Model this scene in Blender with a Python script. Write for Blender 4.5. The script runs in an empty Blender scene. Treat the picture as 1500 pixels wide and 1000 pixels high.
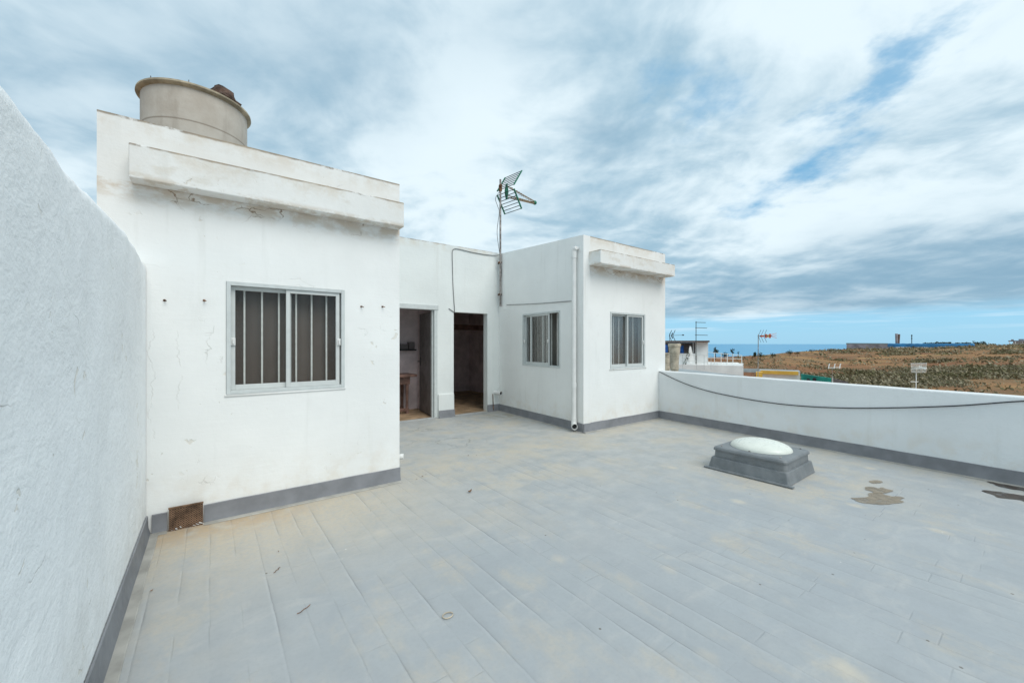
import bpy, bmesh, math, random
from mathutils import Vector, noise as mn
random.seed(7)
S = bpy.context.scene
COL = S.collection
# ------------------------------------------------------------------ frame
# world x runs along the front of the rooms (u), world y away from the terrace (v), z up
CAM_H = 1.42
F = 585.0
YAW = math.radians(37.05)
CC, SS = math.cos(YAW), math.sin(YAW)

def uv(X, d):
    return (CC * X + SS * d, -SS * X + CC * d)

def at(x, y, d):
    """point of the place seen in direction (x, y) at distance d in front"""
    u, v = uv((x - 750) / F * d, d)
    return Vector((u, v, CAM_H + (503 - y) / F * d))

def zat(y, d):
    return CAM_H + (503 - y) / F * d

# ------------------------------------------------------------------ objects
def tag(o, label=None, cat=None, group=None, kind=None):
    if label: o['label'] = label
    if cat: o['category'] = cat
    if group: o['group'] = group
    if kind: o['kind'] = kind
    return o

def thing(name, loc, label, cat, group=None):
    o = bpy.data.objects.new(name, None)
    o.empty_display_size = 0.1
    COL.objects.link(o)
    o.location = loc
    o['_w'] = 1
    WORLD[o.name] = Vector(loc)
    return tag(o, label, cat, group)

WORLD = {}

class MB:
    def __init__(self):
        self.bm = bmesh.new()
    def quad(self, *pts):
        vs = [self.bm.verts.new(p) for p in pts]
        try:
            return self.bm.faces.new(vs)
        except ValueError:
            return None
    def box(self, a, b):
        x0, y0, z0 = a; x1, y1, z1 = b
        self.obox(Vector((x0, y0, z0)), Vector((x1 - x0, 0, 0)), Vector((0, y1 - y0, 0)), Vector((0, 0, z1 - z0)))
    def obox(self, o, ex, ey, ez):
        o = Vector(o); ex = Vector(ex); ey = Vector(ey); ez = Vector(ez)
        p = [o, o + ex, o + ex + ey, o + ey]
        p += [q + ez for q in p]
        v = [self.bm.verts.new(q) for q in p]
        fl = ex.cross(ey).dot(ez) < 0
        for f in ((0, 3, 2, 1), (4, 5, 6, 7), (0, 1, 5, 4), (1, 2, 6, 5), (2, 3, 7, 6), (3, 0, 4, 7)):
            f = tuple(reversed(f)) if fl else f
            self.bm.faces.new([v[i] for i in f])
    def bar(self, a, b, w, h=None):
        """square bar from a to b"""
        a = Vector(a); b = Vector(b); h = h or w
        d = (b - a).normalized()
        up = Vector((0, 0, 1)) if abs(d.z) < .95 else Vector((1, 0, 0))
        s = d.cross(up).normalized(); t = s.cross(d).normalized()
        self.obox(a - s * w / 2 - t * h / 2, s * w, t * h, b - a)
    def tube(self, pts, r, n=8, caps=True, rr=None):
        pts = [Vector(p) for p in pts]
        rings = []
        up = Vector((0, 0, 1))
        last = None
        for i, p in enumerate(pts):
            d = (pts[min(i + 1, len(pts) - 1)] - pts[max(i - 1, 0)]).normalized()
            if last is None:
                s = d.cross(up)
                if s.length < .05: s = d.cross(Vector((1, 0, 0)))
            else:
                s = last - d * last.dot(d)
            s.normalize(); last = s
            t = d.cross(s)
            q = rr[i] if rr else r
            rings.append([self.bm.verts.new(p + (s * math.cos(k * 2 * math.pi / n) + t * math.sin(k * 2 * math.pi / n)) * q) for k in range(n)])
        for a, b in zip(rings, rings[1:]):
            for k in range(n):
                self.bm.faces.new((a[k], a[(k + 1) % n], b[(k + 1) % n], b[k]))
        if caps:
            self.bm.faces.new(list(reversed(rings[0]))); self.bm.faces.new(rings[-1])
    def lathe(self, c, prof, n=48, sx=1, sy=1):
        rings = []
        for r, z in prof:
            rings.append([self.bm.verts.new((c[0] + sx * r * math.cos(k * 2 * math.pi / n), c[1] + sy * r * math.sin(k * 2 * math.pi / n), c[2] + z)) for k in range(n)])
        for a, b in zip(rings, rings[1:]):
            for k in range(n):
                self.bm.faces.new((a[k], a[(k + 1) % n], b[(k + 1) % n], b[k]))
        self.bm.faces.new(list(reversed(rings[0]))); self.bm.faces.new(rings[-1])
    def blob(self, c, rx, ry, rz, sub=2, amp=.25, fr=2.0, seed=0):
        r = bmesh.ops.create_icosphere(self.bm, subdivisions=sub, radius=1)
        for v in r['verts']:
            k = 1 + amp * mn.noise(v.co * fr + Vector((seed * 3.1, seed, 0)))
            v.co = Vector((c[0] + v.co.x * rx * k, c[1] + v.co.y * ry * k, c[2] + v.co.z * rz * k))
    def build(self, name, mat, parent=None, smooth=False, bevel=0, segs=2, angle=None, recalc=True, split=False):
        bm = self.bm
        if split:
            # every loose piece becomes an object of its own
            seen = set(); last = None
            for v0 in bm.verts:
                if v0 in seen: continue
                isl = []; stack = [v0]; seen.add(v0)
                while stack:
                    v = stack.pop(); isl.append(v)
                    for e in v.link_edges:
                        o = e.other_vert(v)
                        if o not in seen: seen.add(o); stack.append(o)
                sub = MB(); mp = {v: sub.bm.verts.new(v.co) for v in isl}
                for f in {f for v in isl for f in v.link_faces}: sub.bm.faces.new([mp[v] for v in f.verts])
                last = sub.build(name, mat, parent, smooth, bevel, segs, angle, recalc)
            bm.free()
            return last
        if recalc:
            bmesh.ops.recalc_face_normals(bm, faces=bm.faces)
        if bevel:
            es = [e for e in bm.edges if e.is_manifold and e.calc_face_angle(0) > .5]
            bmesh.ops.bevel(bm, geom=es, offset=bevel, segments=segs, affect='EDGES', profile=.5, clamp_overlap=True)
        off = WORLD.get(parent.name, Vector((0, 0, 0))) if parent else Vector((0, 0, 0))
        org = Vector((0, 0, 0))
        if not parent:
            n = max(1, len(bm.verts))
            lo = Vector((min(v.co.x for v in bm.verts), min(v.co.y for v in bm.verts), min(v.co.z for v in bm.verts)))
            hi = Vector((max(v.co.x for v in bm.verts), max(v.co.y for v in bm.verts), max(v.co.z for v in bm.verts)))
            org = Vector(((lo.x + hi.x) / 2, (lo.y + hi.y) / 2, lo.z)); off = org
        for v in bm.verts: v.co -= off
        me = bpy.data.meshes.new(name)
        bm.to_mesh(me); bm.free()
        if smooth:
            for p in me.polygons: p.use_smooth = True
            if angle: me.set_sharp_from_angle(angle=angle)
        me.materials.append(mat)
        o = bpy.data.objects.new(name, me)
        COL.objects.link(o)
        o.location = org
        WORLD[o.name] = off.copy()
        if parent: o.parent = parent
        return o

# ------------------------------------------------------------------ node helpers
class NT:
    def __init__(self, tree):
        self.t = tree; self.n = tree.nodes; self.l = tree.links
    def new(self, kind, **kw):
        nd = self.n.new(kind)
        for k, v in kw.items(): setattr(nd, k, v)
        return nd
    def put(self, sock, val):
        if isinstance(val, bpy.types.NodeSocket): self.l.new(val, sock)
        else: sock.default_value = val
    def m(self, op, a, b=0.0, c=None, clamp=False):
        nd = self.new('ShaderNodeMath', operation=op, use_clamp=clamp)
        self.put(nd.inputs[0], a); self.put(nd.inputs[1], b)
        if c is not None: self.put(nd.inputs[2], c)
        return nd.outputs[0]
    def vm(self, op, a, b=None, scale=None):
        nd = self.new('ShaderNodeVectorMath', operation=op)
        self.put(nd.inputs[0], a)
        if b is not None: self.put(nd.inputs[1], b)
        if scale is not None: self.put(nd.inputs[3], scale)
        return nd.outputs['Value'] if op in ('DOT_PRODUCT', 'LENGTH', 'DISTANCE') else nd.outputs['Vector']
    def sep(self, v):
        nd = self.new('ShaderNodeSeparateXYZ'); self.put(nd.inputs[0], v); return nd.outputs
    def comb(self, x, y, z=0.0):
        nd = self.new('ShaderNodeCombineXYZ')
        for i, q in enumerate((x, y, z)): self.put(nd.inputs[i], q)
        return nd.outputs[0]
    def noise(self, vec, scale, detail=4, rough=.55, dist=0.0, out='Fac', dim='3D'):
        nd = self.new('ShaderNodeTexNoise', noise_dimensions=dim)
        self.put(nd.inputs['Vector'], vec)
        nd.inputs['Scale'].default_value = scale; nd.inputs['Detail'].default_value = detail
        nd.inputs['Roughness'].default_value = rough; nd.inputs['Distortion'].default_value = dist
        return nd.outputs[out]
    def voro(self, vec, scale, feature='F1', out='Distance', rnd=1.0):
        nd = self.new('ShaderNodeTexVoronoi', feature=feature)
        self.put(nd.inputs['Vector'], vec); nd.inputs['Scale'].default_value = scale
        nd.inputs['Randomness'].default_value = rnd
        return nd.outputs[out]
    def mr(self, v, a, b, c=0.0, d=1.0, smooth=True):
        nd = self.new('ShaderNodeMapRange', interpolation_type='SMOOTHSTEP' if smooth else 'LINEAR')
        self.put(nd.inputs[0], v)
        for i, q in enumerate((a, b, c, d)): self.put(nd.inputs[i + 1], q)
        return nd.outputs[0]
    def mix(self, f, a, b, blend='MIX'):
        nd = self.new('ShaderNodeMix', data_type='RGBA', blend_type=blend)
        self.put(nd.inputs[0], f)
        self.put(nd.inputs[6], a if isinstance(a, bpy.types.NodeSocket) else (*a, 1))
        self.put(nd.inputs[7], b if isinstance(b, bpy.types.NodeSocket) else (*b, 1))
        return nd.outputs[2]
    def bump(self, h, strength=.3, dist=.01, normal=None):
        nd = self.new('ShaderNodeBump')
        nd.inputs['Strength'].default_value = strength; nd.inputs['Distance'].default_value = dist
        self.put(nd.inputs['Height'], h)
        if normal is not None: self.put(nd.inputs['Normal'], normal)
        return nd.outputs[0]
    def pos(self):
        return self.new('ShaderNodeNewGeometry').outputs['Position']

def material(name):
    m = bpy.data.materials.new(name); m.use_nodes = True
    t = NT(m.node_tree)
    b = m.node_tree.nodes['Principled BSDF']
    return m, t, b

def simple(name, col, rough=.6, metal=0.0, var=.18, scale=9.0, bump=.15, bscale=60, spec=.3):
    """paint / concrete / metal with worn colour variation"""
    m, t, b = material(name)
    p = t.pos()
    n = t.noise(p, scale, 5)
    c2 = tuple(max(0, c * (1 - var * 1.6)) for c in col)
    c1 = tuple(min(1, c * (1 + var)) for c in col)
    t.put(b.inputs['Base Color'], t.mix(t.mr(n, .3, .7), c2, c1))
    b.inputs['Metallic'].default_value = metal
    b.inputs['Specular IOR Level'].default_value = spec
    t.put(b.inputs['Roughness'], t.mr(t.noise(p, scale * 2.3, 3), .3, .7, rough - .08, rough + .1))
    if bump:
        t.put(b.inputs['Normal'], t.bump(t.noise(p, bscale, 3), bump, .004))
    return m

# ------------------------------------------------------------------ materials
def stucco(name, base=(.86, .862, .84), low_edge=None, trowel=0.0, corner=True, rough_bump=.5, brush=False, cracks=False, ledge_dirt=None, top_dirt=None, foot_dirt=False, cool=None):
    m, t, b = material(name)
    p = t.pos(); x, y, z = t.sep(p)
    big = t.noise(p, 1.3, 4)
    mid = t.noise(p, 6, 5, .6)
    col = t.mix(t.mr(big, .3, .7), tuple(c * .93 for c in base), base)
    # faint weather streaks running down
    st = t.noise(t.comb(t.m('MULTIPLY', x, 9), t.m('MULTIPLY', y, 9), t.m('MULTIPLY', z, .8)), 1, 4)
    col = t.mix(t.m('MULTIPLY', t.mr(st, .56, .8), .28), col, (.60, .60, .56))
    col = t.mix(t.m('MULTIPLY', t.mr(mid, .6, .82), .3), col, (.66, .64, .58))
    fine = t.noise(p, 55, 4, .6)
    h = t.m('ADD', t.m('MULTIPLY', fine, .35), t.m('MULTIPLY', t.noise(p, 14, 4), .65))
    if brush:
        br = t.noise(t.comb(t.m('MULTIPLY', x, 5), t.m('MULTIPLY', y, 5), t.m('MULTIPLY', z, 34)), 1, 4, .65)
        h = t.m('ADD', t.m('MULTIPLY', h, .6), t.m('MULTIPLY', br, .4))
    extra = None
    if trowel:
        tw = t.noise(t.comb(t.m('MULTIPLY', x, 3), t.m('MULTIPLY', y, 2.0), t.m('MULTIPLY', z, 3.2)), 1.4, 5, .6, dist=.9)
        h = t.m('ADD', h, t.m('MULTIPLY', tw, trowel))
        col = t.mix(t.m('MULTIPLY', t.mr(tw, .40, .60), .35), col, (.93, .94, .93))
        gr = t.m('MULTIPLY', t.mr(z, .14, .75, 1, 0), t.mr(t.noise(p, 4, 5, .65), .40, .66))
        col = t.mix(t.m('MULTIPLY', gr, .30), col, (.62, .60, .55))
        rn = t.noise(t.comb(t.m('MULTIPLY', x, 12), t.m('MULTIPLY', y, 6), t.m('MULTIPLY', z, .5)), 1, 4, .6)
        col = t.mix(t.m('MULTIPLY', t.m('MULTIPLY', t.mr(rn, .52, .70), t.mr(z, .9, 2.0)), .14), col, (.58, .60, .58))
    if cracks:
        # hairline cracks and lifted paint, only in some patches of the wall
        wv = t.vm('ADD', p, t.vm('SCALE', t.noise(p, 5, 4, out='Color'), scale=.22))
        e = t.voro(wv, 2.4, 'DISTANCE_TO_EDGE')
        patch = t.mr(t.noise(t.vm('ADD', p, (4.2, 1, 7.7)), 2.3, 3), .60, .70)
        ln = t.m('MULTIPLY', t.mr(e, .0, .012, 1, 0), patch)
        e2 = t.voro(wv, 7, 'DISTANCE_TO_EDGE')
        ln2 = t.m('MULTIPLY', t.mr(e2, .0, .02, 1, 0), t.mr(t.noise(t.vm('ADD', p, (9, 3, 1)), 3.1, 3), .62, .72))
        low = t.mr(z, .25, .9, 1, .35)
        ln = t.m('MAXIMUM', ln, t.m('MULTIPLY', ln2, low))
        # two long upright cracks near the corner with the boundary wall
        for uc, za, zb in (((-.352, .68, 1.55), (-.20, .88, 1.56)) if corner else ()):
            wv2 = t.m('MULTIPLY', t.m('SUBTRACT', t.noise(t.comb(uc, 0.0, t.m('MULTIPLY', z, 3.1)), 1, 5, .7), .5), .24)
            dl = t.m('ABSOLUTE', t.m('SUBTRACT', x, t.m('ADD', uc, wv2)))
            lv = t.m('MULTIPLY', t.mr(dl, .001, .005, 1, 0), t.m('MULTIPLY', t.mr(z, za, za + .05), t.mr(z, zb - .1, zb, 1, 0)))
            ln = t.m('MAXIMUM', ln, t.m('MULTIPLY', lv, t.mr(t.noise(p, 7, 3), .36, .56, 0, .6)))
        col = t.mix(t.m('MULTIPLY', ln, .22), col, (.34, .30, .24))
        # flaked islands where a coat of paint is gone
        isl = t.m('MULTIPLY', t.mr(t.noise(wv, 9, 3), .66, .68), t.mr(t.noise(t.vm('ADD', p, (1, 8, 2)), 1.7, 2), .5, .62))
        col = t.mix(t.m('MULTIPLY', isl, .6), col, (.70, .655, .57))
        extra = t.m('SUBTRACT', t.m('MULTIPLY', ln, -.8), t.m('MULTIPLY', isl, .9))
    if ledge_dirt is not None:
        # rusty stains and open cracks where the ledge meets the wall
        band = t.m('MULTIPLY', t.mr(z, ledge_dirt - .19, ledge_dirt - .02), t.mr(z, ledge_dirt + .01, ledge_dirt + .02, 1, 0))
        nz = t.noise(t.comb(t.m('MULTIPLY', x, 2.2), y, t.m('MULTIPLY', z, 4)), 2.2, 5, .65)
        col = t.mix(t.m('MULTIPLY', t.m('MULTIPLY', band, t.mr(nz, .38, .58)), .6), col, (.56, .44, .31))
        wv = t.vm('ADD', t.comb(t.m('MULTIPLY', x, 1.0), y, t.m('MULTIPLY', z, 2.4)), t.vm('SCALE', t.noise(p, 7, 4, out='Color'), scale=.3))
        e = t.voro(wv, 3.4, 'DISTANCE_TO_EDGE')
        ln = t.m('MULTIPLY', t.m('MULTIPLY', t.mr(e, 0, .03, 1, 0), band), t.mr(t.noise(t.vm('ADD', p, (3, 0, 5)), 3.0, 3), .48, .56))
        col = t.mix(t.m('MULTIPLY', ln, .9), col, (.24, .15, .08))
    if top_dirt is not None:
        ze = t.m('ADD', z, t.m('MULTIPLY', t.m('SUBTRACT', t.noise(p, 9, 4), .5), .03))
        nz = t.noise(t.vm('ADD', p, (2, 2, 2)), 3.5, 5, .7)
        edge = t.m('MULTIPLY', t.mr(ze, top_dirt - .022, top_dirt - .006), t.mr(nz, .36, .48))
        col = t.mix(t.m('MULTIPLY', edge, .85), col, (.20, .155, .11))
        wash = t.m('MULTIPLY', t.mr(ze, top_dirt - .20, top_dirt), t.mr(nz, .40, .64))
        col = t.mix(t.m('MULTIPLY', wash, .42), col, (.58, .47, .33))
    if low_edge is not None:
        nz = t.noise(t.comb(t.m('MULTIPLY', x, 1.6), y, t.m('MULTIPLY', z, 3)), 2.6, 6, .68)
        bd = t.m('MULTIPLY', t.mr(z, low_edge, low_edge + .05, 1, 0), t.mr(nz, .45, .58))
        col = t.mix(t.m('MULTIPLY', bd, .5), col, (.45, .34, .22))
        bl = t.mr(t.noise(t.comb(t.m('MULTIPLY', x, 1.2), y, t.m('MULTIPLY', z, 2)), 3.1, 5, .6), .55, .68)
        col = t.mix(t.m('MULTIPLY', bl, .4), col, (.60, .55, .46))
    if foot_dirt:
        nz = t.noise(p, 5, 5, .65)
        ft = t.m('MULTIPLY', t.mr(z, .14, .55, 1, 0), t.mr(nz, .4, .7))
        col = t.mix(t.m('MULTIPLY', ft, .35), col, (.66, .57, .45))
    if cool is not None:
        col = t.mix(cool, col, (.70, .77, .80))
    t.put(b.inputs['Base Color'], col)
    b.inputs['Roughness'].default_value = .82
    b.inputs['Specular IOR Level'].default_value = .2
    nrm = t.bump(h, rough_bump, .012)
    if extra is not None: nrm = t.bump(extra, .6, .006, nrm)
    t.put(b.inputs['Normal'], nrm)
    return m

M = {}
M['front'] = stucco('cracked_white_stucco', rough_bump=.30, brush=True, cracks=True, ledge_dirt=2.59, top_dirt=3.07, foot_dirt=True)
M['ledge'] = stucco('ledge_plaster', base=(.81, .81, .785), rough_bump=.4, cracks=True, top_dirt=2.835, low_edge=2.592)
M['rear'] = stucco('brushed_white_stucco', base=(.78, .805, .785), rough_bump=.40, brush=True, top_dirt=3.345)
M['side'] = stucco('side_white_stucco', rough_bump=.5, brush=True, foot_dirt=True)
M['right'] = stucco('clean_white_stucco', rough_bump=.4, brush=True, ledge_dirt=2.68, top_dirt=3.155, foot_dirt=True)
M['ledge2'] = stucco('ledge_plaster_clean', base=(.81, .81, .785), rough_bump=.35, top_dirt=2.90, low_edge=2.682)
M['boundary'] = stucco('rough_white_stucco', base=(.90, .91, .91), rough_bump=.9, trowel=.9, cracks=True, corner=False)
M['parapet'] = stucco('parapet_paint', base=(.78, .80, .80), rough_bump=.45, foot_dirt=True)
M['inner'] = simple('dim_plaster', (.74, .63, .63), .9, var=.12, scale=3)
M['innerfloor'] = simple('tan_floor_tiles', (.42, .29, .18), .6, var=.25, scale=5)
M['concrete'] = simple('grey_concrete', (.36, .36, .35), .85, var=.2, scale=4)
M['skirt'] = simple('grey_membrane_upstand', (.225, .23, .245), .55, var=.10, scale=5, bump=.2, bscale=35)
M['strip'] = simple('dusty_edge_strip', (.40, .385, .35), .75, var=.14, scale=6, bump=.2)
M['alu'] = simple('painted_aluminium', (.60, .62, .605), .45, var=.03, scale=12, bump=.05)
M['frame'] = simple('dull_window_frame', (.58, .61, .60), .5, var=.04, scale=14, bump=.08)
M['bar'] = simple('white_painted_bars', (.86, .86, .82), .5, var=.06, scale=25, bump=0)
M['dark'] = simple('dark_parts_and_hollows', (.03, .03, .032), .6, var=.2)  # dark small parts; also paints the shade of pipe mouths and openings
M['screen'] = simple('brown_screen_cloth', (.145, .12, .105), .85, var=.06, scale=3, bump=.1, bscale=220)
M['screen2'] = simple('grey_screen_cloth', (.12, .113, .10), .85, var=.10, scale=3, bump=.1, bscale=220)
M['doorwood'] = simple('dull_door_paint', (.17, .15, .148), .55, var=.15, scale=4)
M['brownwood'] = simple('dark_red_brown_wood', (.20, .115, .09), .5, var=.25, scale=8)
M['pvc'] = simple('white_pvc', (.74, .74, .72), .42, var=.03, scale=10, bump=0)
M['rust'] = simple('rusty_steel', (.20, .105, .055), .75, metal=.3, var=.45, scale=22, bump=.4, bscale=90)
M['grille'] = simple('rusty_grille_steel', (.22, .135, .085), .8, metal=.1, var=.35, scale=16, bump=.3, bscale=90)
M['green'] = simple('green_plastic', (.02, .17, .10), .45, var=.15)
M['antmetal'] = simple('weathered_antenna_metal', (.06, .08, .08), .5, metal=.2, var=.3)
M['galv'] = simple('mast_steel', (.34, .31, .29), .55, metal=.3, var=.35, scale=14)
M['director'] = simple('bare_aluminium_rods', (.36, .28, .19), .45, metal=.3, var=.2)
M['cablegrey'] = simple('grey_cable_sheath', (.22, .22, .22), .55, var=.2)
M['cableblack'] = simple('black_cable_sheath', (.035, .037, .04), .5, var=.2)
M['stone'] = simple('brown_lava_stone', (.095, .06, .045), .9, var=.45, scale=14, bump=.9, bscale=40)
M['dome'] = simple('milky_acrylic', (.72, .74, .67), .32, var=.03, bump=0, spec=.4)
M['leaf'] = simple('dry_leaf', (.20, .10, .045), .8, var=.4, scale=40)
M['white_b'] = simple('far_white_paint', (.86, .86, .84), .8, var=.05, scale=1.2)
M['brownroof'] = simple('brown_roof_edge', (.16, .10, .075), .8, var=.25)
M['blue'] = simple('blue_tarpaulin', (.02, .12, .42), .5, var=.2, scale=3)
M['bluenet'] = simple('blue_shade_net', (.025, .17, .36), .7, var=.25, scale=.06, bump=0)
M['lilac'] = simple('grey_lilac_wall', (.30, .28, .30), .8, var=.25, scale=.12, bump=0)
M['teal'] = simple('teal_paint', (.02, .26, .21), .6, var=.2, scale=2)
M['yellow'] = simple('ochre_yellow_paint', (.80, .48, .09), .7, var=.1, scale=1)
M['orange'] = simple('orange_plastic', (.65, .12, .04), .5, var=.1)
M['potclay'] = simple('weathered_concrete_flue', (.50, .43, .33), .9, var=.22, scale=7, bump=.4)
M['roofgrey'] = simple('grey_roof_coating', (.33, .36, .37), .8, var=.14, scale=.8)
M['bark'] = simple('bark', (.10, .07, .05), .9, var=.3)

def tank_mat():
    m, t, b = material('fibre_cement_tank')
    p = t.pos(); x, y, z = t.sep(p)
    n = t.noise(p, 4, 6, .6)
    st = t.noise(t.comb(t.m('MULTIPLY', x, 7), t.m('MULTIPLY', y, 7), t.m('MULTIPLY', z, 1.2)), 1, 4)
    c = t.mix(t.mr(n, .3, .7), (.47, .42, .36), (.57, .53, .47))
    c = t.mix(t.m('MULTIPLY', t.mr(st, .5, .75), .45), c, (.24, .19, .145))
    seam = t.m('MULTIPLY', t.mr(t.m('ABSOLUTE', t.m('SUBTRACT', z, 3.415)), .0, .012, 1, 0), .75)
    c = t.mix(seam, c, (.22, .18, .14))
    t.put(b.inputs['Base Color'], c); b.inputs['Roughness'].default_value = .85
    t.put(b.inputs['Normal'], t.bump(t.noise(p, 40, 5), .35, .006))
    return m
M['tank'] = tank_mat()
M['rim'] = simple('tank_rim', (.42, .36, .26), .8, var=.25, scale=9)

def curb_mat():
    m, t, b = material('grey_coated_skylight')
    p = t.pos(); x, y, z = t.sep(p)
    n = t.noise(p, 7, 6, .62)
    c = t.mix(t.mr(n, .3, .7), (.145, .16, .17), (.215, .23, .24))
    st = t.noise(t.comb(t.m('MULTIPLY', x, 12), t.m('MULTIPLY', y, 12), t.m('MULTIPLY', z, 2)), 1, 4)
    c = t.mix(t.m('MULTIPLY', t.mr(st, .5, .7), .2), c, (.26, .25, .235))
    t.put(b.inputs['Base Color'], c)
    t.put(b.inputs['Roughness'], t.mr(n, .3, .7, .38, .62))
    h = t.m('ADD', t.m('MULTIPLY', t.noise(p, 22, 4, dist=.8), .7), t.m('MULTIPLY', t.noise(p, 90, 2), .3))
    t.put(b.inputs['Normal'], t.bump(h, .35, .012))
    return m
M['curb'] = curb_mat()

def floor_mat():
    m, t, b = material('grey_roof_coating_over_tiles')
    p = t.pos(); x, y, z = t.sep(p)
    wob = t.vm('SUBTRACT', t.noise(p, 1.6, 3, out='Color'), (.5, .5, .5))
    wob2 = t.vm('SUBTRACT', t.noise(p, 14, 3, out='Color'), (.5, .5, .5))
    pw = t.vm('ADD', t.vm('ADD', p, t.vm('SCALE', wob, scale=.022)), t.vm('SCALE', wob2, scale=.006))
    wx, wy, wz = t.sep(pw)
    bt = t.new('ShaderNodeTexBrick')
    t.put(bt.inputs['Vector'], t.comb(wy, t.m('ADD', wx, 3.02), 0.0))
    bt.inputs['Scale'].default_value = 1
    bt.inputs['Color1'].default_value = (0, 0, 0, 1); bt.inputs['Color2'].default_value = (1, 1, 1, 1)
    bt.inputs['Mortar'].default_value = (.5, .5, .5, 1)
    bt.inputs['Mortar Size'].default_value = .0065; bt.inputs['Mortar Smooth'].default_value = .9
    bt.inputs['Brick Width'].default_value = .41; bt.inputs['Row Height'].default_value = .137
    bt.offset = .43; bt.offset_frequency = 2; bt.squash = 1.25; bt.squash_frequency = 3
    rnd = t.sep(bt.outputs['Color'])[0]
    wn = t.new('ShaderNodeTexWhiteNoise', noise_dimensions='1D')
    t.put(wn.inputs['W'], t.m('FLOOR', t.m('DIVIDE', t.m('ADD', wx, 3.02), .137)))
    strip = wn.outputs['Value']
    # long joints only (rows), the joint is stronger in places
    ru = t.m('FRACT', t.m('DIVIDE', t.m('ADD', wx, 3.02), .137))
    rj = t.m('ADD', t.m('MULTIPLY', t.mr(ru, .0, .09, .6, 0), t.mr(ru, .0, .012, 0, 1)), t.mr(ru, 0.0, .45, .4, 0))  # thin joint line plus wide soft shading painted on one side
    rl = t.m('MULTIPLY', t.mr(ru, .86, .98), t.mr(ru, .985, 1.0, 1, 0))
    inner = t.mr(y, 4.0, 4.4, 1, 0)
    vis = t.mr(t.noise(t.comb(t.m('MULTIPLY', x, 5.2), t.m('MULTIPLY', y, 1.3), 0.0), 1, 3), .44, .68)
    far = t.mr(x, 2.5, 5.2, 1, .35)
    jl = t.m('MULTIPLY', t.m('MULTIPLY', t.m('MULTIPLY', rj, vis), inner), far)
    jb = t.m('MULTIPLY', t.m('MULTIPLY', bt.outputs['Fac'], inner), t.mr(t.noise(p, 1.9, 3), .45, .6))
    n1 = t.noise(p, .8, 5, .6); n2 = t.noise(p, 4.5, 6, .62)
    blue = t.mix(t.mr(n1, .3, .7), (.362, .388, .402), (.41, .425, .428))
    col = t.mix(t.m('MULTIPLY', t.mr(n2, .35, .70), .55), blue, (.335, .355, .372))
    col = t.mix(t.m('MULTIPLY', t.m('MULTIPLY', t.m('SUBTRACT', rnd, .5), inner), .16), col, (.55, .56, .55))
    col = t.mix(t.m('MULTIPLY', t.m('MULTIPLY', strip, inner), .30), col, (.32, .34, .355))
    col = t.mix(t.m('MULTIPLY', t.m('MULTIPLY', t.mr(rnd, .6, .95), inner), .14), col, (.30, .33, .37))
    neutral = t.m('MULTIPLY', t.mr(t.m('ADD', y, t.m('MULTIPLY', x, .35)), 2.4, 5.2), .8)
    col = t.mix(neutral, col, t.mix(t.mr(n2, .35, .7), (.445, .448, .432), (.36, .372, .365)))
    # swirls of dried puddles
    sw = t.noise(t.comb(t.m('MULTIPLY', x, 1.4), t.m('MULTIPLY', y, 3.0), 0.0), 1.6, 6, .6, dist=1.2)
    col = t.mix(t.m('MULTIPLY', t.mr(sw, .50, .72), .28), col, (.53, .515, .48))
    col = t.mix(t.m('MULTIPLY', t.mr(sw, .30, .44, 1, 0), .22), col, (.33, .35, .36))
    # sand washed against the wall foot, along the step of the two floors, round the skylight
    tan = (.55, .475, .36)
    dn = t.noise(p, 2.6, 6, .65)
    foot = t.m('MULTIPLY', t.mr(y, 2.2, 3.95), t.mr(x, .7, 2.4, 1, 0))
    foot = t.m('MULTIPLY', foot, t.mr(y, 3.96, 4.05, 1, 0))
    s1 = t.m('MULTIPLY', foot, t.mr(dn, .15, .52))
    line = t.m('ABSOLUTE', t.m('SUBTRACT', y, t.m('ADD', 3.95, t.m('MULTIPLY', x, .06))))
    s2 = t.m('MULTIPLY', t.mr(line, .0, .6, 1, 0), t.mr(dn, .34, .60))
    s2 = t.m('MULTIPLY', s2, t.mr(x, 1.0, 2.0))
    dsk = t.vm('LENGTH', t.vm('SUBTRACT', t.comb(x, y, 0.0), (4.95, 1.7, 0)))
    s3 = t.m('MULTIPLY', t.mr(dsk, .5, 1.35, 1, 0), t.mr(dn, .36, .62))
    edge = t.m('MULTIPLY', t.mr(x, 5.5, 6.4), t.mr(dn, .36, .66))
    mid = t.m('MULTIPLY', t.mr(y, 1.6, 3.6), t.mr(t.noise(p, 1.7, 5, .6), .46, .66))
    sand = t.m('MAXIMUM', t.m('MAXIMUM', t.m('MULTIPLY', s1, .85), t.m('MULTIPLY', s2, .7)), t.m('MAXIMUM', t.m('MULTIPLY', s3, .6), t.m('MULTIPLY', edge, .6)))
    sand = t.m('MAXIMUM', sand, t.m('MULTIPLY', mid, .55))
    wide = t.mr(t.noise(t.comb(t.m('MULTIPLY', x, 1.3), t.m('MULTIPLY', y, .8), 4.0), 1.5, 7, .68), .50, .70)
    sand = t.m('MAXIMUM', sand, t.m('MULTIPLY', wide, .48))
    # grit lies thicker inside the tile hollows
    sand = t.m('MULTIPLY', sand, t.mr(t.noise(p, 26, 4, .7), .30, .62, .55, 1.1))
    lw = t.m('MULTIPLY', t.mr(x, -.36, -.1, 1, 0), t.mr(dn, .35, .7))
    sand = t.m('MAXIMUM', sand, t.m('MULTIPLY', lw, .4))
    col = t.mix(sand, col, tan)
    deep = t.m('MULTIPLY', t.m('MULTIPLY', t.mr(y, 3.45, 3.95), t.mr(x, .2, 1.0, 1, 0)), t.mr(t.noise(p, 7, 5), .32, .56))
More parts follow.
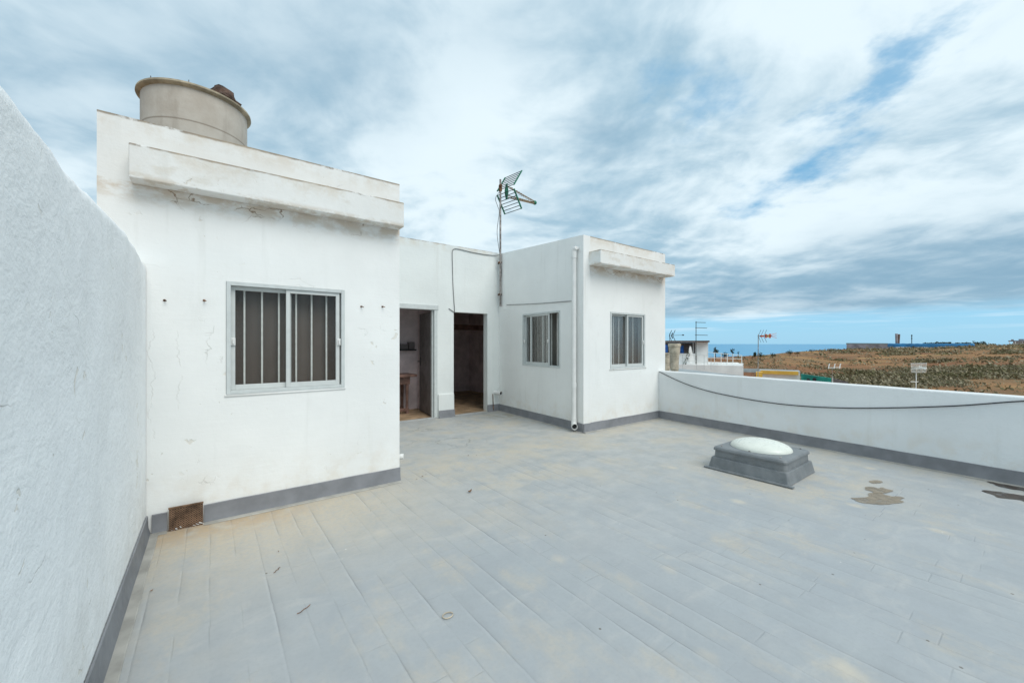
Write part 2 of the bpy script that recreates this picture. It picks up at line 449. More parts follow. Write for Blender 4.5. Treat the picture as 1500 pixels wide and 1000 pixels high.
    deep = t.m('MULTIPLY', deep, t.mr(y, 3.97, 4.05, 1, 0))
    col = t.mix(t.m('MULTIPLY', deep, .55), col, (.46, .30, .15))
    col = t.mix(t.m('MULTIPLY', t.mr(t.noise(p, 45, 3, .7), .45, .72), .22), col, (.30, .31, .32))
    # worn beige spots on single tiles
    vd = t.voro(t.comb(t.m('MULTIPLY', x, 1.0), t.m('MULTIPLY', y, .8), 0.0), 2.6)
    vc = t.sep(t.voro(t.comb(t.m('MULTIPLY', x, 1.0), t.m('MULTIPLY', y, .8), 0.0), 2.6, out='Color'))[0]
    spot = t.m('MULTIPLY', t.mr(t.m('ADD', vd, t.m('MULTIPLY', t.noise(p, 12, 3), .12)), .10, .26, 1, 0), t.mr(vc, .42, .46))
    spot = t.m('MULTIPLY', spot, t.m('MULTIPLY', inner, t.mr(x, .6, 1.5)))
    col = t.mix(t.m('MULTIPLY', spot, .55), col, (.60, .53, .42))
    # dark joints; soft shade on one side of the lap and pale edge painted in
    col = t.mix(t.m('MULTIPLY', jl, .46), col, (.21, .215, .225))
    col = t.mix(t.m('MULTIPLY', t.m('MULTIPLY', t.m('MULTIPLY', rl, vis), inner), .22), col, (.55, .57, .58))
    col = t.mix(t.m('MULTIPLY', jb, .10), col, (.24, .24, .24))
    # specks
    sp = t.voro(p, 9); spc = t.sep(t.voro(p, 9, out='Color'))[1]
    spk = t.m('MULTIPLY', t.mr(sp, .05, .08, 1, 0), t.mr(spc, .86, .88))
    col = t.mix(t.m('MULTIPLY', spk, .7), col, (.10, .075, .05))
    spw = t.m('MULTIPLY', t.mr(sp, .04, .06, 1, 0), t.mr(spc, .10, .08))
    col = t.mix(t.m('MULTIPLY', spw, .7), col, (.70, .70, .68))
    # cracked coating in front of the left door
    wv = t.vm('ADD', p, t.vm('SCALE', t.noise(p, 4, 3, out='Color'), scale=.35))
    e = t.voro(wv, 1.7, 'DISTANCE_TO_EDGE')
    alc = t.m('MULTIPLY', t.mr(y, 4.4, 4.9), t.mr(t.noise(t.vm('ADD', p, (5, 1, 0)), 1.2, 3), .50, .58))
    col = t.mix(t.m('MULTIPLY', t.m('MULTIPLY', t.mr(e, 0, .02, 1, 0), alc), .55), col, (.15, .15, .14))
    # damp green brown stain under the overflow pipe
    dc = t.vm('LENGTH', t.vm('SUBTRACT', t.comb(x, y, 0.0), (4.72, 6.45, 0)))
    col = t.mix(t.m('MULTIPLY', t.m('MULTIPLY', t.mr(dc, .1, .75, 1, 0), t.mr(t.noise(p, 6, 5), .42, .6)), .6), col, (.27, .22, .13))
    t.put(b.inputs['Base Color'], col)
    b.inputs['Specular IOR Level'].default_value = .35
    t.put(b.inputs['Roughness'], t.m('ADD', t.mr(n2, .3, .7, .50, .66), t.m('MULTIPLY', sand, .2)))
    h = t.m('ADD', t.m('MULTIPLY', t.noise(p, 70, 3), .10), t.m('MULTIPLY', t.noise(p, 9, 4), .22))
    h = t.m('ADD', h, t.m('MULTIPLY', t.noise(p, 2.2, 3), .7))
    lap = t.m('MULTIPLY', t.m('MULTIPLY', ru, inner), t.m('MULTIPLY', vis, .30))
    h = t.m('SUBTRACT', t.m('ADD', h, lap), t.m('ADD', t.m('MULTIPLY', jl, .35), t.m('MULTIPLY', jb, .25)))
    t.put(b.inputs['Normal'], t.bump(h, .55, .012))
    return m
M['floor'] = floor_mat()

def puddle_mat(name, col, rough):
    m, t, b = material(name)
    p = t.pos()
    t.put(b.inputs['Base Color'], t.mix(t.mr(t.noise(p, 9, 4), .3, .7), tuple(c * .75 for c in col), col))
    b.inputs['Roughness'].default_value = rough; b.inputs['Specular IOR Level'].default_value = .5
    # the damp film is thin: the coating below shows through it unevenly
    t.put(b.inputs['Alpha'], t.mr(t.noise(p, 11, 6, .65), .30, .58, .40, .92))
    return m
M['puddle'] = puddle_mat('muddy_wet_patch', (.33, .265, .19), .4)
M['puddle2'] = puddle_mat('dark_wet_patch', (.075, .05, .035), .3)

def glass_mat():
    m = bpy.data.materials.new('window_glass'); m.use_nodes = True
    t = NT(m.node_tree); m.node_tree.nodes.clear()
    o = t.new('ShaderNodeOutputMaterial'); mx = t.new('ShaderNodeMixShader')
    tr = t.new('ShaderNodeBsdfTransparent'); gl = t.new('ShaderNodeBsdfGlossy')
    tr.inputs[0].default_value = (.95, .955, .95, 1); gl.inputs['Roughness'].default_value = .22
    lw = t.new('ShaderNodeLayerWeight'); lw.inputs[0].default_value = .25
    dirt = t.noise(t.pos(), 5, 4)
    t.put(mx.inputs[0], t.m('ADD', t.m('MULTIPLY', lw.outputs['Fresnel'], .35), t.m('MULTIPLY', dirt, .03)))
    t.l.new(tr.outputs[0], mx.inputs[1]); t.l.new(gl.outputs[0], mx.inputs[2]); t.l.new(mx.outputs[0], o.inputs[0])
    return m
M['glass'] = glass_mat()

# ------------------------------------------------------------------ camera
cam = bpy.data.cameras.new('camera')
cam.sensor_width = 36; cam.lens = 36 * F / 1500; cam.shift_y = .002
cam.clip_start = .05; cam.clip_end = 90000
co = bpy.data.objects.new('camera', cam); COL.objects.link(co)
co.location = (0, 0, CAM_H); co.rotation_euler = (math.radians(90), 0, -YAW)
S.camera = co

# ------------------------------------------------------------------ wall panels
def panel(mb, p, q, z0, za, zb, t, openings=(), smax=.6):
    """wall with real openings from p to q; thickness t to the left of p>q (away from the viewer)"""
    p = Vector((*p, 0)); q = Vector((*q, 0)); L = (q - p).length
    d = (q - p) / L; n = Vector((-d.y, d.x, 0)) * t
    ss = sorted({0, round(L, 4)} | {round(v, 4) for o in openings for v in o[:2]})
    zs = sorted({z0, 1e3} | {round(v, 4) for o in openings for v in o[2:]})
    def P(s, z, k):
        zz = za + (zb - za) * s / L if z > 900 else z
        return p + d * s + n * k + Vector((0, 0, zz))
    def inside(s, z):
        return any(o[0] < s < o[1] and o[2] < z < o[3] for o in openings)
    solid = {}
    for i in range(len(ss) - 1):
        for j in range(len(zs) - 1):
            sm = (ss[i] + ss[i + 1]) / 2; zm = (zs[j] + min(zs[j + 1], 3)) / 2
            solid[i, j] = not inside(sm, zm)
    for (i, j), ok in solid.items():
        if not ok: continue
        s0, s1, a, b = ss[i], ss[i + 1], zs[j], zs[j + 1]
        mb.quad(P(s0, a, 0), P(s1, a, 0), P(s1, b, 0), P(s0, b, 0))
        mb.quad(P(s1, a, 1), P(s0, a, 1), P(s0, b, 1), P(s1, b, 1))
        if not solid.get((i - 1, j)): mb.quad(P(s0, a, 1), P(s0, a, 0), P(s0, b, 0), P(s0, b, 1))
        if not solid.get((i + 1, j)): mb.quad(P(s1, a, 0), P(s1, a, 1), P(s1, b, 1), P(s1, b, 0))
        if not solid.get((i, j - 1)): mb.quad(P(s0, a, 1), P(s1, a, 1), P(s1, a, 0), P(s0, a, 0))
        if not solid.get((i, j + 1)): mb.quad(P(s0, b, 0), P(s1, b, 0), P(s1, b, 1), P(s0, b, 1))
    bmesh.ops.remove_doubles(mb.bm, verts=mb.bm.verts, dist=.0005)

D = Vector((4.75, 4.40)); C = Vector((4.90, 6.95))
house = thing('rooftop_house', (1.565, 5.5, 0), 'white stucco rooftop rooms with barred windows and concrete ledges around two open doorways', 'building')

# left room front
mb = MB(); panel(mb, (-.64, 4.01), (1.565, 4.01), -.3, 3.07, 3.07, .15, [(.741, 1.664, 1.0, 1.93)])
w1 = mb.build('wall', M['front'], house); w1['label'] = 'cracked left room front wall with window and rusty stains under its ledge'
mb = MB(); panel(mb, (1.565, 4.162), (1.565, 6.948), -.3, 3.07, 3.07, .15)
mb.build('wall', M['front'], house)
mb = MB(); panel(mb, (-.64, 10.6), (-.64, 4.162), -.3, 3.07, 3.07, .15)
mb.build('wall', M['front'], house)
# rear wall with the two doorways
W0 = -.488
mb = MB(); panel(mb, (W0, 6.95), (6.898, 6.95), -.3, 3.34, 3.34, .15, [(2.45 - W0, 3.455 - W0, 0.0, 2.10), (3.812 - W0, 4.605 - W0, 0.0, 2.04)])
w2 = mb.build('wall', M['rear'], house); w2['label'] = 'set back rear wall with the two dark doorways'
# right room side wall (slightly skewed) and front
dDC = (C - D).normalized()
mb = MB()
LDC = (C - D).length
def s_on(p): return LDC - (Vector(p) - D).dot(dDC)
# panel runs far corner -> near corner so that its thickness falls inside the room
mb2 = MB(); panel(mb2, (C.x, 6.948), (D.x, 4.40), -.3, 3.32, 3.155, .15, [(.87, 1.985, .998, 1.99)])
w3 = mb2.build('wall', M['side'], house); w3['label'] = 'right room side wall with downpipe and small window'
mb.bm.free()
mb = MB(); panel(mb, (D.x + .153, 4.40), (7.05, 4.40), -.3, 3.155, 3.155, .15, [(.505, 1.49, .985, 1.96)])
w4 = mb.build('wall', M['right'], house); w4['label'] = 'right room front wall below the short ledge'
mb = MB(); panel(mb, (7.05, 4.552), (7.05, 10.6), -.3, 3.155, 3.155, .15)
mb.build('wall', M['right'], house)
mb = MB(); panel(mb, (7.05, 10.602), (-.64, 10.602), -.3, 3.155, 3.155, .15)
mb.build('wall', M['rear'], house)
# ledges
mb = MB(); mb.box((-.46, 3.86, 2.59), (1.555, 4.009, 2.835))
lg = mb.build('ledge', M['ledge'], house, bevel=.008); lg['label'] = 'long chipped concrete ledge over the large window'
mb = MB(); mb.box((4.87, 4.15, 2.68), (6.98, 4.399, 2.897))
lg = mb.build('ledge', M['ledge2'], house, bevel=.008); lg['label'] = 'short concrete ledge over the right room front'
# roofs
mb = MB(); mb.box((-.487, 4.163, 2.72), (1.412, 6.947, 2.86)); mb.build('roof', M['concrete'], house)
mb = MB(); mb.box((-.487, 7.103, 2.72), (6.897, 10.447, 2.86)); mb.build('roof', M['concrete'], house)
mb = MB(); mb.box((5.06, 4.553, 2.72), (6.897, 6.947, 2.86)); mb.build('roof', M['concrete'], house)
# storey below
mb = MB(); mb.box((-.62, -4, -6.2), (6.1, 10.58, -.32)); mb.build('lower_storey', M['white_b'], house)
# interior partitions and floors
mb = MB()
mb.box((3.60, 7.103, .0), (3.70, 10.447, 2.719))
mb.box((1.45, 8.15, .0), (3.598, 8.25, 2.719))
mb.box((1.45, 7.103, .0), (1.55, 8.149, 2.719))
mb.box((6.2, 7.103, .0), (6.3, 10.447, 2.719))
mb.box((3.702, 10.33, .0), (6.198, 10.44, 2.719))
mb.build('partition', M['inner'], house, split=True)
mb = MB(); mb.box((-.48, 6.99, -.2), (6.89, 10.44, .015)); mb.build('indoor_floor', M['innerfloor'], house, split=True)
mb = MB(); mb.box((-.48, 4.17, -.2), (1.40, 6.94, .015)); mb.box((5.07, 4.56, -.2), (6.89, 6.94, .015)); mb.build('indoor_floor', M['innerfloor'], house, split=True)
# thresholds
mb = MB(); mb.box((2.46, 6.93, -.05), (3.445, 6.988, .022)); mb.build('doorstep', M['floor'], house, bevel=.005)
mb = MB(); mb.box((3.82, 6.93, -.05), (4.60, 6.988, .016)); mb.build('doorstep', M['floor'], house, bevel=.005)
# pier foot between the doors
mb = MB(); mb.box((3.468, 6.905, .0), (3.808, 6.949, .45))
for v in mb.bm.verts:
    if v.co.z > .4: v.co.y += .012
mb.build('pier_foot', M['rear'], house, bevel=.015)
# skirting (membrane upstand)
def skirt(name, p, q, parent, out, h=.14, foot=.030, ext=(0, 0), mat='skirt', lip=True, sz=.009):
    p = Vector((*p, 0)); q = Vector((*q, 0)); d = (q - p).normalized()
    p = p - d * ext[0]; q = q + d * ext[1]
    n = Vector((*out, 0)).normalized()
    mb = MB(); N = max(2, int((q - p).length / .12))
    prof = [(.003, h), (.012, h - .004), (foot * .55, .05), (foot, .002)]
    rows = []
    for i in range(N + 1):
        b = p + (q - p) * i / N
        w = mn.noise(b * 3.3) * .004
        rows.append([mb.bm.verts.new(b + n * (o + (w * .5 if k else 0)) + Vector((0, 0, z + (w if z > .1 else 0)))) for k, (o, z) in enumerate(prof)])
    for a, b in zip(rows, rows[1:]):
        for k in range(len(prof) - 1): mb.bm.faces.new((a[k], b[k], b[k + 1], a[k + 1]))
    # end caps
    for r in (rows[0], rows[-1]):
        base = mb.bm.verts.new(Vector((r[0].co.x, r[0].co.y, .002)))
        mb.bm.faces.new([base] + r)
    o = mb.build(name, M[mat], parent, smooth=True, angle=math.radians(40))
    if lip:
        mb = MB(); rows = []
        for i in range(N + 1):
            b = p + (q - p) * i / N; w = mn.noise(b * 4.1) * .006
            rows.append([mb.bm.verts.new(b + n * oo + Vector((0, 0, z))) for oo, z in ((foot - .004, sz), (foot + .042 + w, sz), (foot + .047 + w, .0025))])
        for a_, b_ in zip(rows, rows[1:]):
            for k in range(2): mb.bm.faces.new((a_[k], b_[k], b_[k + 1], a_[k + 1]))
        mb.build('edge_strip', M['strip'], parent, smooth=True, angle=.5)
    return o
skirt('skirting', (-.04, 4.01), (1.57, 4.01), house, (0, -1))
skirt('skirting', (-.35, 4.01), (-.262, 4.01), house, (0, -1))
skirt('skirting', (4.605, 6.95), (4.905, 6.95), house, (0, -1), lip=False)
skirt('skirting', (3.468, 6.905), (3.808, 6.905), house, (0, -1), lip=False)
nside = Vector((-dDC.y, dDC.x))
skirt('skirting', (C.x, C.y - .004), (D.x, D.y), house, nside, ext=(0, .03), sz=.0065)
skirt('skirting', (D.x, 4.40), (6.80, 4.40), house, (0, -1), ext=(.03, 0))

# ------------------------------------------------------------------ windows
def window(name, p, d, out, s0, s1, z0, z1, sashes, bars, screen, label, parent, latches=(), rec=.03):
    """p origin on the wall face, d along the wall, out = outward normal"""
    p = Vector((*p, 0)); d = Vector((*d, 0)).normalized(); o = Vector((*out, 0)).normalized()
    def lb(mb, a, b, n0, n1, c, e):
        mb.obox(p + d * a + o * n0 + Vector((0, 0, c)), d * (b - a), o * (n1 - n0), Vector((0, 0, e - c)))
    def ring(a, b, c, e, n0, n1, w, wb=None):
        mb = MB(); wb = wb or w
        lb(mb, a, a + w, n0, n1, c, e); lb(mb, b - w, b, n0, n1, c, e)
        lb(mb, a + w, b - w, n0, n1, e - w, e); lb(mb, a + w, b - w, n0, n1, c, c + wb)
        return mb
    win = ring(s0 + .002, s1 - .002, z0 + .002, z1 - .002, -.095, .010, .030).build(name, M['frame'], parent, bevel=.002)
    win['label'] = label
    a0, a1, c0, c1 = s0 + .032, s1 - .032, z0 + .032, z1 - .032
    W = a1 - a0
    for k, (fa, fb, n) in enumerate(sashes):
        a, b = a0 + W * fa, a0 + W * fb
        ring(a + .001, b - .001, c0 + .001, c1 - .001, n - .026, n, .031, .042).build('sash', M['alu'], win, bevel=.002)
        mb = MB(); lb(mb, a + .037, b - .037, n - .016, n - .012, c0 + .046, c1 - .037); mb.build('pane', M['glass'], win)
    for fr in bars:
        s = a0 + W * fr
        mb = MB(); b0 = p + d * s - o * .108
        mb.tube([b0 + Vector((0, 0, z0 - .0 + .001)), b0 + Vector((0, 0, z1 - .001))], .0080, 8)
        mb.build('bar', M['bar'], win, smooth=True, angle=1)
    for fr, n in latches:
        s = a0 + W * fr; zc = (z0 + z1) / 2 - .03
        mb = MB(); lb(mb, s - .016, s + .016, n, n + .012, zc - .032, zc + .032); lb(mb, s - .006, s + .006, n + .012, n + .026, zc - .02, zc + .02)
        mb.build('latch', M['pvc'], win, bevel=.003)
    mb = MB()
    # hanging cloth just behind the bars, with shallow folds
    N = 40; rows = []
    for i in range(N + 1):
        s = s0 - .05 + (s1 - s0 + .1) * i / N
        f = .155 + .35 * screen[1] * (.5 + .5 * math.sin(i * 1.15 + mn.noise(Vector((i * .3, 2, s0))) * 2))
        rows.append((mb.bm.verts.new(p + d * s - o * f + Vector((0, 0, z0 - .06))), mb.bm.verts.new(p + d * s - o * f + Vector((0, 0, z1 + .06)))))
    for a, b in zip(rows, rows[1:]): mb.bm.faces.new((a[0], b[0], b[1], a[1]))
    mb.build('curtain', M[screen[0]], win, smooth=True)
    return win

window('window', (-.64, 4.01), (1, 0), (0, -1), .741, 1.664, 1.0, 1.93,
       [(0, .52, -.040), (.465, .985, -.006)], [.115, .265, .415, .575, .725, .875], ('screen', .02),
       'large barred sliding window with brown cloth behind it', house, [(.02, -.040), (.975, -.006)])
window('window', (C.x, 6.948), tuple((D - C).normalized()), tuple(nside), .87, 1.985, .998, 1.99,
       [(0, .54, -.040), (.20, .74, -.006)], [.07, .30, .43, .56, .69, .84, .93], ('screen2', .10),
       'small barred window half slid open beside the corner', house, [(.03, -.006), (.72, -.006)])
window('window', (D.x + .153, 4.40), (1, 0), (0, -1), .505, 1.49, .985, 1.96,
       [(0, .52, -.040), (.475, .985, -.006)], [.05, .2, .36, .62, .8], ('screen2', .05),
       'closed barred sliding window under the short ledge', house, [(.975, -.006)])

# sills: thin mortar bead under windows
mb = MB(); mb.tube([(.09, 4.012, .992), (1.03, 4.012, .992)], .012, 8); mb.build('sill', M['front'], house, smooth=True)
mb = MB(); mb.tube([(5.38, 4.402, .975), (6.42, 4.402, .975)], .014, 8); mb.build('sill', M['ledge2'], house, smooth=True)

# ------------------------------------------------------------------ doors
mb = MB()
mb.box((2.45, 6.915, 2.055), (3.47, 7.03, 2.145)); mb.box((3.385, 6.925, .016), (3.452, 7.03, 2.054)); mb.box((3.36, 6.975, .016), (3.384, 7.03, 2.054))
mb.build('door_frame', M['frame'], house, bevel=.006)
h0 = Vector((3.375, 7.06, 0)); h1 = Vector((3.495, 7.85, 0)); dd = (h1 - h0).normalized(); nn = Vector((-dd.y, dd.x, 0))
mb = MB(); mb.obox(h0 + Vector((0, 0, .03)), dd * (h1 - h0).length, nn * -.04, Vector((0, 0, 2.0)))
door = mb.build('door', M['doorwood'], house, bevel=.004); door['label'] = 'dull door leaf swung inward in the left doorway'
mb = MB(); hp = h0 + dd * .72 + Vector((0, 0, 1.05))
mb.obox(hp + nn * .0 + Vector((0, 0, -.09)), dd * .035, nn * .008, Vector((0, 0, .18)))
mb.tube([hp + nn * .008 + dd * .017, hp + nn * .05 + dd * .017, hp + nn * .055 - dd * .10], .009, 8)
mb.build('handle', M['dark'], door)
# right doorway: bare reveal; dark beam inside
mb = MB(); mb.box((3.71, 9.2, 1.78), (6.19, 9.32, 1.92)); mb.build('beam', M['brownwood'], house, bevel=.01)

# furniture in the left room
tb = thing('side_table', (2.72, 7.8, .015), 'dark brown wooden side table just inside the left doorway', 'table')
mb = MB(); mb.box((2.35, 7.60, .75), (3.34, 8.10, .80)); mb.build('tabletop', M['brownwood'], tb, bevel=.01)
mb = MB(); mb.box((2.45, 7.68, .60), (3.22, 8.04, .749)); mb.build('drawer_box', M['brownwood'], tb, bevel=.006)
for x in (2.50, 3.17):
    for y in (7.72, 7.98):
        mb = MB(); mb.tube([(x, y, .015), (x, y, .08), (x, y, .3), (x, y, .6)], .03, 8, rr=[.045, .03, .028, .035]); mb.build('leg', M['brownwood'], tb, smooth=True, angle=1)
mb = MB(); mb.box((2.48, 7.70, .06), (3.2, 7.74, .12)); mb.box((2.48, 7.96, .06), (3.2, 8.0, .12)); mb.build('stretcher', M['brownwood'], tb, bevel=.005, split=True)
sh = thing('wall_shelf', (2.95, 8.1, 1.3), 'small dark wall shelf with clutter inside the left doorway', 'shelf')
mb = MB(); mb.box((2.95, 8.0, 1.27), (3.50, 8.148, 1.30)); mb.build('board', M['dark'], sh, bevel=.004)
mb = MB(); mb.box((2.98, 8.02, 1.301), (3.14, 8.14, 1.50)); mb.box((3.16, 8.03, 1.301), (3.32, 8.13, 1.41)); mb.box((3.34, 8.03, 1.301), (3.47, 8.13, 1.45)); mb.build('box', M['doorwood'], sh, bevel=.006, split=True)

# ------------------------------------------------------------------ pipes on the house
pu = D + dDC * .16 + nside * .058
px_, py_ = pu
mb = MB(); mb.tube([(px_, py_, .15), (px_, py_, 2.86)], .039, 16)
dp = mb.build('downpipe', M['pvc'], house, smooth=True, angle=1)
mb = MB(); mb.tube([(px_, py_, 2.80), (px_, py_, 2.91)], .046, 16); mb.tube([(px_, py_, .70), (px_, py_, .78)], .0445, 16); mb.tube([(px_, py_, .15), (px_, py_, .22)], .0445, 16)
mb.build('collar', M['pvc'], dp, smooth=True, angle=1, split=True)
nv = Vector((nside.x, nside.y, 0)); tv = Vector((dDC.x, dDC.y, 0))
top = Vector((px_, py_, 2.90))
mb = MB(); mb.tube([top + Vector((0, 0, -.02)), top + Vector((0, 0, .02)), top + Vector((0, 0, .05)) - tv * .02, top + Vector((0, 0, .06)) - tv * .06], .044, 14, rr=[.044, .047, .044, .03])
mb.tube([top + Vector((0, 0, .055)) - tv * .04, top + Vector((0, 0, .055)) - tv * .05 - nv * .07], .024, 10)
mb.build('elbow', M['pvc'], dp, smooth=True, angle=1)
vd = Vector((-SS, -CC, 0))
bt0 = Vector((px_, py_, .16))
od = (nv * .6 - tv * .9).normalized()
def hollow_end(mb, c, d, r, L=.02, wall=.006, n=16):
    up = Vector((0, 0, 1)); s = d.cross(up).normalized(); t = s.cross(d).normalized()
    def ring(q, rad): return [mb.bm.verts.new(q + (s * math.cos(k * 2 * math.pi / n) + t * math.sin(k * 2 * math.pi / n)) * rad) for k in range(n)]
    rs = [ring(c, r), ring(c + d * L, r), ring(c + d * L, r - wall), ring(c - d * .06, r - wall)]
    for a, b in zip(rs, rs[1:]):
        for k in range(n): mb.bm.faces.new((a[k], a[(k + 1) % n], b[(k + 1) % n], b[k]))
    mb.bm.faces.new(rs[-1])
mb = MB(); mb.tube([bt0 + Vector((0, 0, .03)), bt0 + Vector((0, 0, -.01)), bt0 + Vector((0, 0, -.055)) + od * .018, bt0 + Vector((0, 0, -.072)) + od * .05], .046, 14, caps=False)
hollow_end(mb, bt0 + Vector((0, 0, -.072)) + od * .05, od, .050, .035)
mb.build('elbow', M['pvc'], dp, smooth=True, angle=1)
mb = MB(); mb.lathe((0, 0, 0), [(.038, 0), (.038, .001)], 14)
for v in list(mb.bm.verts):
    s = od.cross(Vector((0, 0, 1))); q = v.co.copy()
    v.co = bt0 + Vector((0, 0, -.072)) + od * (.03 + q.z) + s * q.x + Vector((0, 0, 1)) * q.y
mb.build('pipe_mouth', M['dark'], dp)  # dark disc paints the shade inside the pipe end
def stub(c, d, r, L, label):
    c = Vector(c); d = Vector(d)
    mb = MB(); mb.tube([c - d * .02, c + d * L], r * .92, 14, caps=False); hollow_end(mb, c + d * L, d, r, .03)
    o = mb.build('overflow_pipe', M['pvc'], house, smooth=True, angle=1); o['label'] = label
    mb = MB(); mb.tube([c + d * (L - .005), c + d * (L + .008)], r - .008, 12); mb.build('pipe_mouth', M['dark'], o)  # dark plug paints the shaded hollow of the stub
    return o
stub((4.80, 6.95, .385), (.12, -.993, 0), .043, .16, 'overflow pipe stub low in the recess corner')
stub((1.565, 4.10, .225), (.9, -.43, 0), .030, .045, 'short pipe stub low at the left room corner')
# rust stain running down below the overflow pipe, added as a thin rod
mb = MB(); mb.tube([(4.735, 6.94, .36), (4.738, 6.935, .20), (4.742, 6.928, .02)], .008, 6); mb.build('rust_trickle', M['rust'], house)

# iron stubs on the front wall
for u, z in ((-.279, 1.747), (-.041, 1.762), (1.177, 1.781), (1.385, 1.792)):
    mb = MB(); mb.tube([(u, 4.012, z), (u + .004, 3.992, z), (u + .012, 3.972, z - .006)], .006, 8, rr=[.006, .005, .004]); mb.tube([(u, 4.011, z), (u, 4.006, z)], .009, 10)
    mb.build('iron_stub', M['rust'], house)

# perforated drain grille
gb = Vector((-.252, 3.968, .0)); gd = Vector((1, 0, 0)); gu = Vector((0, .008, .17)).normalized()
mb = MB(); NX, NZ = 13, 10; gw, gh = .205, .165
gn = gd.cross(gu)
for i in range(NX):
    for j in range(NZ):
        c = gb + gd * (gw * (i + .5) / NX) + gu * (gh * (j + .5) / NZ)
        hx, hz = gw / NX / 2, gh / NZ / 2; r = min(hx, hz) * .62
        oct_o = []; oct_i = []
        for k in range(8):
            a = (k + .5) * math.pi / 4
            ca, sa = math.cos(a), math.sin(a); m = max(abs(ca), abs(sa))
            oct_o.append(mb.bm.verts.new(c + gd * hx * ca / m + gu * hz * sa / m)); oct_i.append(mb.bm.verts.new(c + gd * r * ca + gu * r * sa))
        for k in range(8): mb.bm.faces.new((oct_o[k], oct_o[(k + 1) % 8], oct_i[(k + 1) % 8], oct_i[k]))
bmesh.ops.remove_doubles(mb.bm, verts=mb.bm.verts, dist=.0004)
bmesh.ops.solidify(mb.bm, geom=mb.bm.faces[:], thickness=.003)
mb.obox(gb + gu * (gh + .002) - gd * .003, gd * (gw + .006), gu * .012, gn * .006)
grille = mb.build('drain_grille', M['grille'], house); grille['label'] = 'rusty perforated drain grille at the wall foot'
mb = MB(); mb.obox(gb + Vector((0, .020, 0)), gd * gw, Vector((0, .003, 0)), Vector((0, 0, .165))); mb.build('drain_opening', M['dark'], grille)  # dark plate stands in for the shade behind the grille holes
for (sx, sz) in ((.03, .012), (.16, .02), (.175, .035), (.04, .018)):
    pass
mb = MB()
for k in range(7):
    c = gb + Vector((.02 + .025 * k if k < 3 else .10 + .018 * k, -.012, .010 + .006 * (k % 3)))
    a = Vector((random.uniform(-.014, .014), 0, random.uniform(.002, .012)))
    mb.bm.faces.new([mb.bm.verts.new(c + q) for q in (-a, Vector((.008, -.006, -.004)), a, Vector((-.007, .002, .006)))])
mb.build('paint_flake', M['pvc'], grille, recalc=False, split=True)

# ------------------------------------------------------------------ terrace floor
mb = MB(); nx, ny = 30, 46
fx = lambda v: 6.83 - .086 * (4.4 - v) + .05
rows = []
for j in range(ny + 1):
    v = -4 + (6.96 + 4) * j / ny
    rows.append([mb.bm.verts.new((-.40 + (fx(min(v, 4.4)) + .40) * i / nx, v, 0)) for i in range(nx + 1)])
for a, b in zip(rows, rows[1:]):
    for k in range(nx): mb.bm.faces.new((a[k], a[k + 1], b[k + 1], b[k]))
tag(mb.build('terrace_floor', M['floor'], smooth=True), 'pale grey coated terrace floor with faint tile joints', None, None, 'structure')

# ------------------------------------------------------------------ boundary wall on the left
bwall = thing('boundary_wall', (-.5, 0, 0), 'rough white stucco boundary wall close on the left side', 'wall')
prof = [(-4, 2.0), (.3, 2.02), (.91, 2.008), (1.03, 2.03), (1.25, 2.015), (1.49, 2.0), (1.7, 2.03), (2.0, 2.055), (2.3, 2.06), (2.5, 2.035), (2.7, 1.985), (4.008, 1.985)]
vs_of_d = []
tops = [(-4, 2.05), (.5, 2.05), (1.43, 2.055), (1.7, 2.06), (2.156, 2.05), (2.6, 2.075), (3.2, 2.085), (3.5, 2.08), (4.008, 2.045)]
def ztop(v):
    for (a, za), (b, zb) in zip(tops, tops[1:]):
        if a <= v <= b:
            f = (v - a) / (b - a); f = f * f * (3 - 2 * f); return za + (zb - za) * f
    return 2.0
mb = MB(); NV = 220; rows = []
for j in range(NV + 1):
    v = -4 + 8.006 * (j / NV) ** .8
    zt = ztop(v)
    pr = [(-.383, -.3), (-.383, 0)] + [(-.383, zt * k / 16) for k in range(1, 15)]
    R = .085
    for k in range(7):
        a = math.pi / 2 * k / 6
        pr.append((-.383 - R + R * math.cos(a), zt - R + R * math.sin(a)))
    pr += [(-.56, zt - .004), (-.60, zt - .02), (-.635, zt - .06), (-.638, 0), (-.638, -.3)]
    row = []
    for k, (u, z) in enumerate(pr):
        q = Vector((u, v, z)); amp = .010 if u > -.5 else .004
        w = mn.noise(q * 2.1) * amp + mn.noise(q * 6.5 + Vector((5, 0, 0))) * .007 + mn.noise(q * 15) * .003
        if z < .45: w *= max(0, min(1, (z - .12) / .33))
        fade = min(1, max(0, (4.0 - v) / .15)) if v > 3.8 else 1
        row.append(mb.bm.verts.new((u + w * fade, v, z + (w * .8 if z > 1.8 else 0))))
    rows.append(row)
for a, b in zip(rows, rows[1:]):
    for k in range(len(a) - 1): mb.bm.faces.new((a[k], a[k + 1], b[k + 1], b[k]))
mb.build('wall', M['boundary'], bwall, smooth=True)
skirt('skirting', (-.383, 4.0), (-.383, -4), bwall, (1, 0), h=.142, foot=.028, sz=.0065)

